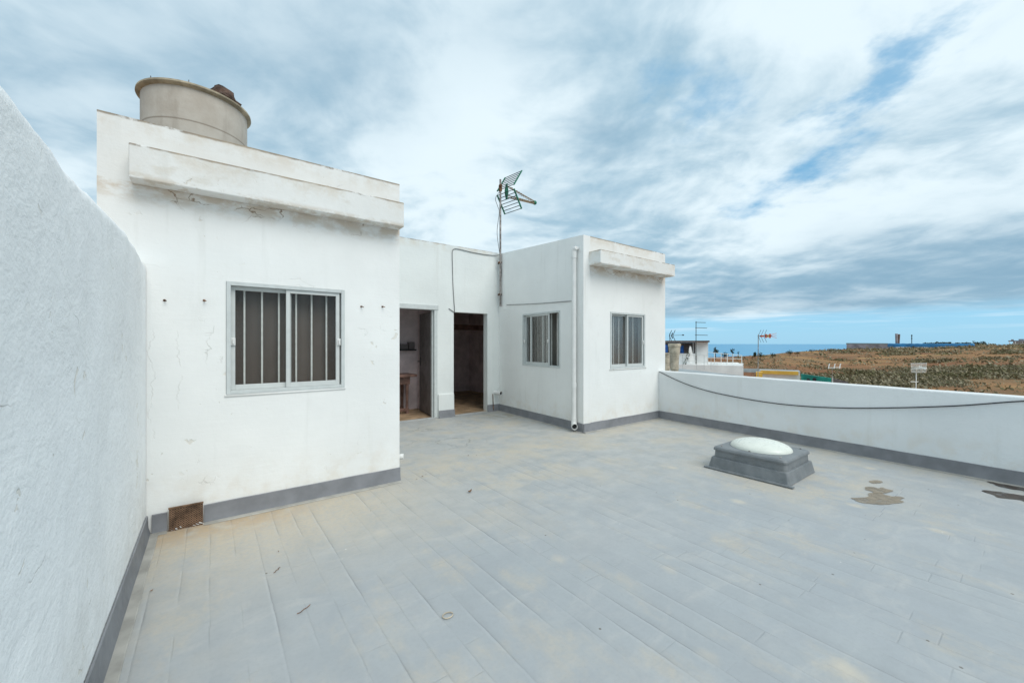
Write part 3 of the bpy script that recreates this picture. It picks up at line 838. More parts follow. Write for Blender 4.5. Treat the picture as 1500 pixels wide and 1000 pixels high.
# ------------------------------------------------------------------ parapet on the right
par = thing('parapet_wall', (6.6, 1, 0), 'low smooth white parapet wall along the right edge of the terrace', 'wall')
p0 = Vector((6.83, 4.398)); p1 = Vector((6.83 - .086 * 8.4, -4.0)); dpar = (p1 - p0).normalized(); npar = Vector((dpar.y, -dpar.x))
mb = MB(); N = 60; rows = []
on = -npar if npar.x < 0 else npar
for i in range(N + 1):
    b = p0 + (p1 - p0) * i / N; zt = .900 - .012 * i / N * 2 + mn.noise(Vector((b.y * 1.7, 3, 0))) * .006
    pr = [(0, -.3), (0, zt - .018), (.006, zt - .005), (.02, zt), (.19, zt - .004), (.2, zt - .02), (.2, -.3)]
    rows.append([mb.bm.verts.new((b.x + on.x * o, b.y + on.y * o, z)) for o, z in pr])
for a, b in zip(rows, rows[1:]):
    for k in range(len(a) - 1): mb.bm.faces.new((a[k], a[k + 1], b[k + 1], b[k]))
mb.bm.faces.new(rows[0]); mb.bm.faces.new(rows[-1])
mb.build('wall', M['parapet'], par, smooth=True, angle=math.radians(50))
skirt('skirting', p0, p1, par, -on, h=.142, foot=.033, sz=.0065)

# sagging cable on the parapet
cp = [(6.827, 4.385, .888), (6.786, 3.888, .719), (6.742, 3.373, .612), (6.684, 2.709, .552), (6.636, 2.147, .541), (6.588, 1.592, .578), (6.548, 1.121, .642), (6.5, .561, .741), (6.46, .102, .849), (6.42, -.3, .91), (6.45, -.8, .93)]
def smooth_path(pts, n=6):
    pts = [Vector(p) for p in pts]; out = []
    for i in range(len(pts) - 1):
        a, b, c, d = pts[max(i - 1, 0)], pts[i], pts[i + 1], pts[min(i + 2, len(pts) - 1)]
        for k in range(n):
            t = k / n
            out.append(.5 * ((2 * b) + (c - a) * t + (2 * a - 5 * b + 4 * c - d) * t * t + (3 * b - a - 3 * c + d) * t ** 3))
    out.append(pts[-1]); return out
mb = MB(); mb.tube(smooth_path([Vector(q) - Vector((.014, 0, 0)) for q in cp]), .0065, 8)
tag(mb.build('cable', M['cableblack'], smooth=True), 'black cable sagging in a long curve along the inside of the low parapet', 'cable')

# cables in the recess
mb = MB(); mb.tube(smooth_path([(3.70, 6.94, 2.10), (3.80, 6.94, 2.045), (3.826, 6.94, 2.06), (3.812, 6.94, 2.265), (3.79, 6.94, 2.6), (3.778, 6.94, 3.0), (3.776, 6.94, 3.2), (3.80, 6.94, 3.262), (3.9, 6.94, 3.285), (4.21, 6.94, 3.265), (4.55, 6.94, 3.26), (4.80, 6.93, 3.275), (4.845, 6.87, 3.28)]), .007, 8)
tag(mb.build('cable', M['cablegrey'], smooth=True), 'grey cable running up the recess wall from the right doorway to the aerial mast', 'cable')
q0 = C + dDC * -.32 + nside * .012; q1 = D + dDC * .19 + nside * .012
mb = MB(); mb.tube(smooth_path([(q0.x, q0.y, 2.215), ((q0.x + q1.x) / 2, (q0.y + q1.y) / 2, 2.155), (q1.x, q1.y, 2.118)]), .006, 8)
tag(mb.build('cable', M['cablegrey'], smooth=True), 'thin grey wire across the side wall above the half open window', 'cable')

# ------------------------------------------------------------------ water tank and stone
tc = (-.106, 5.0, 2.86)
tank = thing('water_tank', tc, 'round beige fibre cement water tank on the roof of the left room', 'tank')
mb = MB(); mb.lathe(tc, [(.395, 0), (.405, .02), (.411, .55), (.412, .56), (.412, .86)], 64); mb.build('body', M['tank'], tank, smooth=True, angle=.8)
mb = MB()
mb.lathe(tc, [(.4125, .845), (.438, .855), (.446, .864), (.444, .880), (.40, .882), (.39, .874)], 72)
mb.build('rim', M['rim'], tank, smooth=True, angle=.8)
mb = MB(); mb.lathe(tc, [(.388, .872), (.30, .885), (.05, .895), (.01, .897)], 48); mb.build('lid', M['tank'], tank, smooth=True, angle=.8)
for a in (3.9, 4.6):
    mb = MB(); c = Vector((tc[0] + .43 * math.cos(a), tc[1] + .43 * math.sin(a), tc[2] + .87)); mb.tube([c, c + Vector((0, 0, .035))], .003, 6); mb.build('wire_end', M['rust'], tank)
mb = MB(); mb.blob((.085, 4.83, 3.79), .135, .12, .115, 3, .5, 1.7, 4)
tag(mb.build('stone', M['stone'], smooth=False), 'rough brown stone weighing down the lid of the water tank', 'stone')

# ------------------------------------------------------------------ TV aerial
mx, my = 4.858, 6.84
aer = thing('television_aerial', (mx, my, 2.2), 'green and grey television aerial on a tall mast in the recess corner', 'aerial')
mb = MB(); mb.tube([(mx, my, 2.2), (mx, my, 4.86)], .021, 10); mb.build('mast', M['galv'], aer, smooth=True, angle=1)
mb = MB()
for z in (2.45, 3.12): mb.bar((mx - .05, my, z), (mx + .03, my, z), .03, .025); mb.bar((mx, my, z), (mx + .02, 6.948, z), .02, .02)
mb.build('bracket', M['rust'], aer, split=True)
A0 = Vector((mx, my, 4.66)); bo = Vector((.99, .13, -.02)).normalized(); wi = Vector((.13, -.99, .0)).normalized()
mb = MB(); mb.blob(A0 + Vector((0, 0, .06)), .035, .05, .05, 2, .2); mb.bar(A0 + Vector((0, 0, .04)), A0 + Vector((0, 0, -.05)), .05); mb.build('clamp', M['rust'], aer)
ce = A0 - wi * .0 + bo * .03
def reflector(sgn):
    up = (Vector((0, 0, 1)) * sgn * .84 + bo * .54).normalized()
    mb = MB(); Lh = .43; Wd = .255
    base = ce + up * .05 + bo * .05 + wi * .04
    for s in (-1, 1): mb.bar(base + wi * s * Wd, base + wi * s * Wd + up * Lh, .028, .02)
    mb.build('reflector_side', M['green'], aer, split=True)
    mb = MB()
    for k in range(7):
        q = base + up * (Lh * (k + .15) / 6.3); mb.tube([q - wi * Wd, q + wi * Wd], .0075, 6)
    return mb.build('reflector_grid', M['antmetal'], aer)
reflector(1); reflector(-1)
mb = MB(); bb = ce + bo * .15
mb.blob(bb + Vector((0, 0, 0)), .05, .03, .14, 2, .1); mb.bar(bb + Vector((0, 0, -.16)), bb + Vector((0, 0, .16)), .045, .03)
mb.build('dipole_box', M['green'], aer, bevel=.004)
tip = ce + bo * 1.03
for oz, ow in ((.12, 0), (-.10, .05), (-.10, -.05)):
    st = ce + bo * .17 + Vector((0, 0, oz)) + wi * ow
    mb = MB(); mb.bar(st, tip + (st - ce - bo * .12) * .25, .016, .016)
    for k in range(11):
        f = (k + 1) / 12; q = st + (tip - st) * f
        l = .10 - .04 * f
        mb.tube([q - wi * l + Vector((0, 0, l * .35)), q + wi * l - Vector((0, 0, l * .35))], .0065, 5)
    mb.build('boom', M['director'], aer)
mb = MB(); mb.blob(tip + bo * .01, .055, .045, .05, 2, .05); mb.build('end_cap', M['green'], aer, smooth=True)
lp = smooth_path([A0 + Vector((0, .03, -.05)), A0 + Vector((-.09, .05, -.2)), A0 + Vector((-.05, .03, -.36)), A0 + Vector((-.03, 0, -.5)), A0 + Vector((-.07, .02, -.9)), A0 + Vector((-.03, 0, -1.3)), A0 + Vector((.025, -.01, -1.7)), A0 + Vector((.05, .0, -2.0)), A0 + Vector((.07, -.02, -2.3))])
mb = MB(); mb.tube(lp, .006, 6); mb.build('lead', M['cablegrey'], aer, smooth=True)

# ------------------------------------------------------------------ skylight
su, sv = 4.95, 1.905; hx, hy = .385, .405
sky = thing('skylight', (su, sv, 0), 'grey coated rooftop skylight with milky white dome on the terrace floor', 'skylight')
def frustum(mb, rings, n=10, rc=.05):
    prev = None
    for (ax, ay, z, r) in rings:
        ring = []
        for cx, cy, a0 in ((ax - r, ay - r, 0), (-ax + r, ay - r, 90), (-ax + r, -ay + r, 180), (ax - r, -ay + r, 270)):
            for k in range(5):
                a = math.radians(a0 + 90 * k / 4); ring.append(mb.bm.verts.new((su + cx + r * math.cos(a), sv + cy + r * math.sin(a), z)))
        if prev:
            for k in range(len(ring)): mb.bm.faces.new((prev[k], prev[(k + 1) % len(ring)], ring[(k + 1) % len(ring)], ring[k]))
        else: mb.bm.faces.new(list(reversed(ring)))
        prev = ring
    mb.bm.faces.new(prev)
mb = MB(); frustum(mb, [(hx, hy, .006, .02), (hx - .004, hy - .004, .018, .02), (hx - .024, hy - .024, .121, .025), (hx - .028, hy - .028, .126, .025), (hx - .044, hy - .044, .129, .025)]); mb.build('base', M['curb'], sky, smooth=True, angle=.42)
mb = MB(); frustum(mb, [(hx - .046, hy - .046, .130, .03), (hx - .050, hy - .050, .202, .03), (hx - .036, hy - .036, .206, .035), (hx - .035, hy - .035, .222, .04), (hx - .042, hy - .042, .238, .045), (hx - .058, hy - .058, .247, .05), (hx - .075, hy - .075, .249, .05)]); mb.build('frame', M['curb'], sky, smooth=True, angle=.42)
mb = MB(); mb.obox(Vector((su - hx - .045, sv - hy - .045, .004)), Vector((.05, 0, 0)), Vector((0, 2 * hy + .07, 0)), Vector((0, 0, .014))); mb.build('flange', M['curb'], sky, bevel=.003, split=True)
mb = MB(); mb.lathe((su, sv, .2495), [(.285 * math.cos(a), .096 * math.sin(a)) for a in [math.pi / 2 * k / 10 for k in range(10)]] + [(.02, .0962)], 48, 1.0, 1.06); mb.build('dome', M['dome'], sky, smooth=True, angle=.9)
for sx in (-1, 1):
    for sy in (-1, 0, 1):
        mb = MB(); mb.lathe((su + sx * (hx - .10), sv + sy * (hy - .11), .2495), [(.010, 0), (.010, .006), (.004, .009)], 10); mb.build('screw', M['galv'], sky, smooth=True, angle=.6)

# ------------------------------------------------------------------ wet patches, leaves, small litter
def patch(pts, z, mat, label):
    mb = MB(); pts = [Vector((*p, z)) for p in pts]; ring = []
    N = len(pts)
    for i in range(N):
        a, b, c, d = pts[i - 1], pts[i], pts[(i + 1) % N], pts[(i + 2) % N]
        for k in range(6):
            t = k / 6; q = .5 * ((2 * b) + (c - a) * t + (2 * a - 5 * b + 4 * c - d) * t * t + (3 * b - a - 3 * c + d) * t ** 3)
            w = mn.noise(q * 11) * .05 + mn.noise(q * 27) * .02; q = q + Vector((w, -w * .75, 0)); ring.append(mb.bm.verts.new(q))
    mb.bm.faces.new(ring)
    bmesh.ops.triangulate(mb.bm, faces=mb.bm.faces[:])
    for f in mb.bm.faces:
        if f.normal.z < 0: f.normal_flip()
    o = mb.build('wet_patch', M[mat], recalc=False)
    return tag(o, label, 'puddle')
patch([(4.70, 1.04), (4.64, .95), (4.75, .82), (4.93, .76), (5.10, .79), (5.02, .86), (5.10, .93), (4.95, .99), (4.83, .98)], .004, 'puddle', 'larger muddy brown wet patch on the floor beyond the skylight')
patch([(5.02, .97), (5.10, .89), (5.29, .88), (5.30, .93), (5.22, .96), (5.20, 1.03), (5.12, 1.03)], .0055, 'puddle', 'middle muddy brown wet patch touching the larger one beside the skylight')
patch([(5.42, 1.07), (5.40, 1.0), (5.48, .98), (5.52, 1.03)], .004, 'puddle', 'smallest round muddy wet spot between skylight and parapet')
patch([(5.96, .34), (5.82, .25), (5.83, .10), (5.80, -.1), (6.02, -.1), (6.06, .08), (6.03, .22)], .004, 'puddle2', 'long dark wet patch at the right edge, nearer of the two by the parapet')
patch([(6.34, .35), (6.22, .24), (6.24, .09), (6.2, -.1), (6.35, -.12), (6.375, .08), (6.39, .2)], .004, 'puddle2', 'dark wet strip against the parapet skirting at the right edge')

def leaf(u, v, L, ang, curl, label, group=None):
    mb = MB(); N = 6; d = Vector((math.cos(ang), math.sin(ang), 0)); s = Vector((-d.y, d.x, 0)); rows = []
    for i in range(N + 1):
        f = i / N; w = math.sin(math.pi * min(.97, max(.03, f))) * L * .24
        c = Vector((u, v, .006)) + d * (f - .5) * L + Vector((0, 0, curl * (f - .5) ** 2 * L * 1.6))
        rows.append([mb.bm.verts.new(c - s * w + Vector((0, 0, w * .5))), mb.bm.verts.new(c), mb.bm.verts.new(c + s * w + Vector((0, 0, w * .4)))])
    for a, b in zip(rows, rows[1:]):
        for k in range(2): mb.bm.faces.new((a[k], a[k + 1], b[k + 1], b[k]))
    return tag(mb.build('dry_leaf', M['leaf']), label, 'leaf', group)
leaf(1.975, 3.285, .060, .4, .8, 'curled rust brown leaf lying alone mid floor in front of the recess', 'dry leaves on the terrace floor')
for k, (u, v) in enumerate(((2.69, 4.31), (2.60, 4.36), (1.80, 3.97), (1.86, 4.01), (.37, 3.13), (-.27, 3.07), (1.72, 3.93))):
    leaf(u, v, random.uniform(.012, .024), random.uniform(0, 6), random.uniform(.2, 1.2), 'tiny dry brown leaf among others lying scattered on the grey floor', 'dry leaves on the terrace floor')
mb = MB(); pts = [(.987 + .028 * math.cos(a * math.pi / 8), 1.863 + .022 * math.sin(a * math.pi / 8), .006) for a in range(16)]; mb.tube(pts, .003, 6)
tag(mb.build('rubber_ring', M['potclay'], smooth=True), 'small pale ring lying on the floor in the foreground', 'ring')
def twig(u, v, L, ang, label):
    mb = MB(); d = Vector((math.cos(ang), math.sin(ang), 0)); s = Vector((-d.y, d.x, 0))
    mb.tube([Vector((u, v, .006)) + d * L * (k / 6 - .5) + s * mn.noise(Vector((u + k, v, 1))) * .012 for k in range(7)], .002, 5)
    return tag(mb.build('twig', M['leaf']), label, 'twig')
twig(.397, 2.37, .08, .55, 'thin dry twig lying on the floor left of the pale ring')
twig(.33, 2.88, .06, .9, 'short dry twig on the floor below the large window')

# ------------------------------------------------------------------ beyond the parapet
def facing(x0, x1, d):
    xc = (x0 + x1) / 2
    r = Vector(uv((xc - 750) / F, 1)); pc = r * d; n = r.normalized(); t = Vector((n.y, -n.x))
    def hit(x):
        q = Vector(uv((x - 750) / F, 1)); k = pc.dot(n) / q.dot(n); return q * k
    return hit(x0), hit(x1), n
def rbox(mb, x0, x1, y0, y1, d, depth, zb=None):
    """box whose face towards the terrace spans these sight lines at distance d, with a real depth behind"""
    a, b, n = facing(x0, x1, d)
    z1 = zat(y0, d); z0 = zat(y1, d) if zb is None else zb
    a3 = Vector((a.x, a.y, z0))
    mb.obox(a3, Vector((b.x - a.x, b.y - a.y, 0)), Vector((n.x, n.y, 0)) * depth, Vector((0, 0, z1 - z0)))

# neighbour's flat grey roof next to the parapet
nb = thing('flat_roofed_house', (14, 7, -6), 'flat grey roof of the adjoining house just beyond the low parapet', 'building')
poly = [(7.10, 4.3), (6.9, 2.0), (11.2, 3.5), (18.6, 7.3), (21.6, 12.6), (14.5, 12.6), (7.3, 9.0)]
mb = MB(); bt_ = [mb.bm.verts.new((x, y, -.22)) for x, y in poly]; tp_ = [mb.bm.verts.new((x, y, -.02)) for x, y in poly]
mb.bm.faces.new(tp_); mb.bm.faces.new(list(reversed(bt_)))
for k in range(len(poly)): mb.bm.faces.new((bt_[k], bt_[(k + 1) % len(poly)], tp_[(k + 1) % len(poly)], tp_[k]))
mb.build('roof', M['roofgrey'], nb)
cx_, cy_ = sum(p[0] for p in poly) / 7, sum(p[1] for p in poly) / 7
mb = MB(); pl = [(cx_ + (x - cx_) * .985, cy_ + (y - cy_) * .985) for x, y in poly]
bt_ = [mb.bm.verts.new((x, y, -6.3)) for x, y in pl]; tp_ = [mb.bm.verts.new((x, y, -.221)) for x, y in pl]
mb.bm.faces.new(tp_)
for k in range(len(pl)): mb.bm.faces.new((bt_[k], bt_[(k + 1) % len(pl)], tp_[(k + 1) % len(pl)], tp_[k]))
mb.build('wall', M['white_b'], nb)

def flue(x, d, prof, label):
    c = at(x, 503, d); c.z = -.02
    mb = MB(); mb.lathe(c, prof, 24)
    return tag(mb.build('flue_pipe', M['potclay'], smooth=True, angle=.5), label, 'chimney', 'concrete flues on the adjoining roof')
flue(988, 12, [(.105, 0), (.11, .65), (.125, .66), (.125, .72), (.118, .73), (.128, 1.07), (.138, 1.08), (.138, 1.12), (.150, 1.14), (.165, 1.34), (.182, 1.36), (.182, 1.435), (.15, 1.44), (.14, 1.2)], 'taller flared concrete flue beside the corner of the right room')
flue(975.5, 13, [(.11, 0), (.115, .80), (.122, .81), (.122, .84), (.115, .85), (.118, 1.08), (.132, 1.09), (.132, 1.135), (.10, 1.14), (.09, 1.0)], 'shorter concrete flue half hidden by the right room corner')

# white house with roof hut
hA = thing('terraced_house', (32, 16, -6), 'white neighbouring house with brown roofed hut on its terrace', 'building')
mb = MB(); rbox(mb, 984, 1089, 534.5, 0, 38, 7, -6.5); mb.build('wall', M['white_b'], hA)
mb = MB(); rbox(mb, 1018.5, 1037.3, 501.3, 535, 39.9, 1.5, -1.0); mb.build('hut', M['white_b'], hA)
mb = MB(); rbox(mb, 966, 1039.5, 498.8, 501.2, 39.5, 3); mb.build('roof', M['brownroof'], hA)
mb = MB(); rbox(mb, 994, 1018.3, 517.5, 536, 39.95, .25, -1.0); mb.build('low_wall', M['white_b'], hA)
mb = MB(); rbox(mb, 966, 1020, 501.5, 536, 42.5, .2, -1.0); mb.build('back_wall', M['doorwood'], hA)  # dark sheet paints the shade inside the open shelter
mb = MB(); rbox(mb, 1037, 1089, 531.5, 534, 37.9, .25); mb.build('coping', M['white_b'], hA)
mb = MB()
for x in (995, 1015.5): rbox(mb, x - .5, x + .5, 501.4, 517, 39.9, .08)
mb.build('post', M['alu'], hA, split=True)
def barrel(x, y0, y1, w, d, label):
    c = at(x, y1, d); H = zat(y0, d) - c.z; r = w / 2 * d / F
    mb = MB(); mb.lathe(c, [(r * .92, 0), (r, H * .05), (r, H * .3), (r * 1.04, H * .33), (r, H * .36), (r, H * .64), (r * 1.04, H * .67), (r, H * .7), (r, H * .95), (r * .9, H)], 20)
    return tag(mb.build('barrel', M['blue'], smooth=True, angle=.6), label, 'barrel', 'blue barrels under the hut roof')
barrel(973.5, 504.5, 518.5, 9, 40.6, 'wide blue barrel left of the concrete flues')
barrel(998.5, 506, 518.5, 6, 40.6, 'narrow blue barrel right of the concrete flues')
a = at(1009.8, 531, 39.3); b = at(1016.5, 529, 39.3)
mb = MB(); ring = [at(x, y, 39.3) for x, y in ((1010.2, 531.5), (1008.8, 520), (1009.6, 510), (1010.8, 506.5), (1012.4, 508), (1014.6, 517), (1016.5, 528), (1013, 532))]
nrm_ = Vector((SS, CC, 0)) * .06
f0 = [mb.bm.verts.new(q) for q in ring]; f1 = [mb.bm.verts.new(q + nrm_) for q in ring]
mb.bm.faces.new(f0); mb.bm.faces.new(list(reversed(f1)))
for k in range(8): mb.bm.faces.new((f0[k], f0[(k + 1) % 8], f1[(k + 1) % 8], f1[k]))
tag(mb.build('white_board', M['white_b']), 'white pointed board leaning against the low wall beside the hut', 'board')

rail = thing('railing', at(1062, 534, 37.8), 'white metal railing along the terrace of the white house', 'railing')
for x, y0 in ((1036.5, 515.5), (1046.5, 516.2), (1056.3, 517), (1065.3, 517.8), (1073.6, 518.6), (1086.6, 520.5)):
    mb = MB(); mb.bar(at(x, 534, 37.8), at(x, y0, 37.8), .045); mb.build('post', M['bar'], rail)
for ya, yb in ((515.6, 520.6), (524.0, 525.6)):
    mb = MB(); mb.bar(at(1036.3, ya, 37.75), at(1087, yb, 37.75), .04); mb.build('rail', M['bar'], rail)
rail = thing('railing', at(1010, 537, 36), 'thin grey pipe railing in front of the hut of the white house', 'railing')
for x in (1000, 1020.5, 1031.5, 1041.5):
    mb = MB(); mb.bar(at(x, 541, 36), at(x, 519 + (x - 1000) * .05, 36), .03); mb.build('post', M['alu'], rail)
for ya, yb in ((519.2, 520.6), (528, 529.6)):
    mb = MB(); mb.bar(at(998, ya, 35.95), at(1041.5, yb, 35.95), .03); mb.build('rail', M['alu'], rail)

# dark potted climber on the low wall
def leaves(mb, c, rx, ry, rz, n, s, flat=.0, rng=random):
    for _ in range(n):
        while True:
            q = Vector((rng.uniform(-1, 1), rng.uniform(-1, 1), rng.uniform(-1, 1)))
            if .25 < q.length < 1: break
        k = 1 + .35 * mn.noise(q * 2.2 + Vector(c) * .37)
        p = Vector((c[0] + q.x * rx * k, c[1] + q.y * ry * k, c[2] + q.z * rz * k))
        a = Vector((rng.gauss(0, 1), rng.gauss(0, 1), rng.gauss(0, 1))).normalized(); b = a.orthogonal().normalized(); e = a.cross(b)
        z = s * rng.uniform(.6, 1.3); w = z * rng.uniform(.35, .6)
        mb.bm.faces.new([mb.bm.verts.new(p + b * z), mb.bm.verts.new(p + e * w), mb.bm.verts.new(p - b * z), mb.bm.verts.new(p - e * w)])
def leaf_mat(name, cols):
    m, t, b = material(name)
    g = t.new('ShaderNodeNewGeometry'); r = t.new('ShaderNodeValToRGB')
    e = r.color_ramp.elements
    e[0].color = (*cols[0], 1); e[1].color = (*cols[-1], 1); e[1].position = 1
    for i, c in enumerate(cols[1:-1]):
        k = e.new((i + 1) / (len(cols) - 1)); k.color = (*c, 1)
    f = t.m('ADD', t.m('MULTIPLY', g.outputs['Random Per Island'], .45), t.m('MULTIPLY', t.mr(t.noise(g.outputs['Position'], .09, 3), .3, .7), .55))
    t.put(r.inputs[0], f); t.put(b.inputs['Base Color'], r.outputs[0]); b.inputs['Roughness'].default_value = .8
    b.inputs['Specular IOR Level'].default_value = .15
    return m
M['foliage'] = leaf_mat('dark_foliage', [(.018, .024, .012), (.04, .05, .022), (.075, .075, .035)])
M['scrub'] = leaf_mat('dry_scrub', [(.085, .088, .042), (.14, .13, .062), (.19, .155, .085), (.34, .29, .20), (.11, .108, .055), (.21, .17, .10)])
mb = MB()
for k in range(5): leaves(mb, at(1002 + k * 1.6, 535 - k * 4.2, 39.2), .18, .18, .30, 26, .07)
tag(mb.build('climbing_plant', M['foliage'], recalc=False), 'thin dark plant climbing the low wall left of the white board', 'plant')

def tree(x, y0, y1, w, d, label, kind='shrub', n=160):
    base = at(x, y1, d); H = zat(y0, d) - base.z; r = w / 2 * d / F
    t = thing(kind, base, label, 'tree' if kind == 'tree' else 'shrub', 'dark trees and shrubs along the far field edge')
    mb = MB(); mb.tube([base + Vector((0, 0, -1.0)), base + Vector((r * .1, 0, H * .4)), base + Vector((0, r * .1, H * .75))], .1, 6, rr=[H * .05, H * .035, H * .015]); mb.build('trunk', M['bark'], t)
    mb = MB(); rg = random.Random(int(x * 10))
    if kind == 'tree':
        for k in range(7):
            a = rg.uniform(0, 6.28); rr = rg.uniform(.1, .75) * r; zc = rg.uniform(.45, .9) * H
            leaves(mb, base + Vector((rr * math.cos(a), rr * math.sin(a), zc)), r * .38, r * .38, H * .13, n // 6, H * .055, rng=rg)
        leaves(mb, base + Vector((0, 0, H * .93)), r * .15, r * .15, H * .10, n // 10, H * .05, rng=rg)
    else:
        for k in range(5):
            a = rg.uniform(0, 6.28); rr = rg.uniform(0, .6) * r
            leaves(mb, base + Vector((rr * math.cos(a), rr * math.sin(a), H * rg.uniform(.3, .65))), r * .55, r * .55, H * .36, n // 4, H * .09, rng=rg)
    mb.build('crown', M['foliage'], t, recalc=False)
tree(1048, 508.5, 522, 11, 130, 'ragged dark tree just right of the white hut', 'tree', 260)
tree(1061, 514, 523, 13, 135, 'low dark bush between the two ragged trees behind the railing')
tree(1073, 510.5, 522, 7, 130, 'narrow dark tree rising behind the right end of the railing', 'tree', 200)
tree(1081.5, 514.5, 522, 4, 140, 'tiny dark tree just right of the railing against the sea', 'tree', 90)
tree(1106, 514.5, 524, 7, 150, 'dark bush left of the orange aerial at the field edge')
tree(1114, 515.5, 523, 9, 150, 'brownish bush behind the mast of the orange aerial')
tree(1131.5, 516, 523, 9, 170, 'round dark bush right of the orange aerial against the sea')
tree(1157, 511.5, 520, 16, 190, 'broad dark bush on the skyline above the yellow edged roof')
tree(1168, 513.5, 519, 12, 195, 'flat dark bush right of the broad bush on the skyline')
tree(1189, 510.5, 516, 17, 240, 'wide low dark bush on the skyline left of the long building')
tree(1216, 511, 515, 12, 260, 'small dark bush on the skyline nearest the grey end of the long building')

# yellow edged house
yh = thing('yellow_trimmed_house', (31, 6, -6), 'low white house with ochre yellow roof edge beyond the parapet', 'building')
mb = MB(); rbox(mb, 1112, 1172, 545.2, 0, 35.2, 3.0, -6.3); mb.build('wall', M['white_b'], yh)
mb = MB(); rbox(mb, 1114, 1169.5, 543.2, 548.2, 34.95, .22); mb.build('roof_edge', M['yellow'], yh)
mb = MB(); rbox(mb, 1111.5, 1172.5, 543.9, 545.1, 35.25, 2.9); mb.build('roof', M['roofgrey'], yh)
mb = MB(); rbox(mb, 1107.5, 1117, 545, 552.5, 34.2, .8); mb.build('chimney_block', M['yellow'], yh)
mb = MB(); rbox(mb, 1085, 1150, 540.6, 542.8, 38.6, .3, -1.4); mb.build('rear_parapet', M['roofgrey'], yh)
mb = MB(); a = at(1162, 549.6, 34.9); mb.blob(a, .09, .05, .06, 1, .2); mb.blob(at(1165.5, 549.4, 34.9), .09, .05, .06, 1, .2); mb.blob(at(1163.7, 551.8, 34.9), .06, .05, .08, 1, .2); mb.build('iron_ornament', M['dark'], yh)

# teal wall with dark openings
tw = thing('teal_garden_wall', at(1196, 562, 33), 'teal painted garden wall with dark round openings above the parapet', 'wall')
def slant(mb, x0, x1, ya, yb, zb, d, t_):
    a, b, n = facing(x0, x1, d); n3 = Vector((n.x, n.y, 0)) * t_
    q = [Vector((a.x, a.y, zb)), Vector((b.x, b.y, zb)), Vector((b.x, b.y, zat(yb, d))), Vector((a.x, a.y, zat(ya, d)))]
    v = [mb.bm.verts.new(p) for p in q] + [mb.bm.verts.new(p + n3) for p in q]
    for f in ((0, 1, 2, 3), (7, 6, 5, 4), (0, 4, 5, 1), (1, 5, 6, 2), (2, 6, 7, 3), (3, 7, 4, 0)): mb.bm.faces.new([v[i] for i in f])
mb = MB(); slant(mb, 1173.5, 1218, 548.3, 553, -3.2, 33, .3); mb.build('wall', M['teal'], tw)
for x, y, r in ((1193, 555.5, 2.4), (1203.5, 557, 3.0), (1184, 556, 2)):
    c = at(x, y, 32.9); mb = MB(); rr = r * 33 / F; a, b, n = facing(x - 1, x + 1, 32.95); ex = Vector((b.x - a.x, b.y - a.y, 0)).normalized()
    vs = [mb.bm.verts.new(c + ex * rr * math.cos(k * math.pi / 8) + Vector((0, 0, rr * math.sin(k * math.pi / 8)))) for k in range(16)]
    f = mb.bm.faces.new(vs); e_ = bmesh.ops.extrude_face_region(mb.bm, geom=[f]); 
    for g in e_['geom']:
        if isinstance(g, bmesh.types.BMVert): g.co += Vector((n.x, n.y, 0)) * .03
    mb.build('opening', M['dark'], tw)  # flat dark disc, painted shade of a recess in the wall
fn = thing('plank_fence', at(1231, 565, 32), 'dark plank fence with pale end post right of the teal wall', 'fence')
mb = MB(); rbox(mb, 1218.5, 1220.3, 552, 566, 32, .1, -3.3); mb.build('post', M['bar'], fn)
mb = MB(); slant(mb, 1220.5, 1242, 554.5, 558.5, -3.3, 32, .06); mb.build('panel', M['doorwood'], fn)

# ---- aerials of the neighbours
def vpair(mb, c, ex, s, r):
    for sg in (1, -1): mb.tube([c, c + (ex * .45 + Vector((0, 0, sg))) * s], r, 5)
def aerial(x, ybase, ytop, d, label, group=None):
    b = at(x, ybase, d); return thing('television_aerial', b, label, 'aerial', group), b, Vector((x, 0, 0))
ER = Vector((CC, -SS, 0))
ag = 'aerials on the neighbouring roofs'
t, b, _ = aerial(981, 500, 490, 40.5, 'small black aerial above the concrete flues', ag)
mb = MB(); mb.tube([b, at(981, 488, 40.5)], .03, 6); mb.build('mast', M['antmetal'], t)
mb = MB(); mb.tube([at(980.5, 491.3, 40.5), at(1001, 490.6, 40.5)], .02, 6); mb.build('boom', M['antmetal'], t)
mb = MB(); vpair(mb, at(980.3, 491.5, 40.5), ER, .55, .03); vpair(mb, at(983.5, 491.5, 40.5), ER, .28, .05); vpair(mb, at(985.5, 491.3, 40.5), ER, .55, .03); mb.build('reflector', M['dark'], t, split=True)
mb = MB(); mb.blob(at(1000.6, 490.6, 40.5), .12, .12, .07, 1, 0); mb.build('end_cap', M['dark'], t)
t, b, _ = aerial(1019.6, 533, 471, 37.5, 'tall comb shaped aerial with three arms beside the white hut', ag)
mb = MB(); mb.tube([b, at(1019.6, 470.5, 37.5)], .035, 6); mb.build('mast', M['antmetal'], t)
for y, x0, x1 in ((472, 1019, 1033.8), (480, 1018.5, 1035.6), (490.5, 1018, 1036.6)):
    mb = MB(); mb.tube([at(x0, y, 37.5), at(x1, y + .4, 37.5)], .028, 6); mb.blob(at(1019.6, y, 37.5), .06, .06, .05, 1, 0); mb.build('arm', M['antmetal'], t)
t, b, _ = aerial(1110.3, 558, 490, 14, 'red and yellow aerial with crossed rods on a thin mast above the yellow roof', ag)
mb = MB(); mb.tube([b, at(1110.8, 489.5, 14)], .013, 6); mb.build('mast', M['galv'], t)
mb = MB(); mb.tube([at(1110, 492.2, 14), at(1131, 491.8, 14)], .012, 6); mb.build('boom', M['dark'], t)
mb = MB()
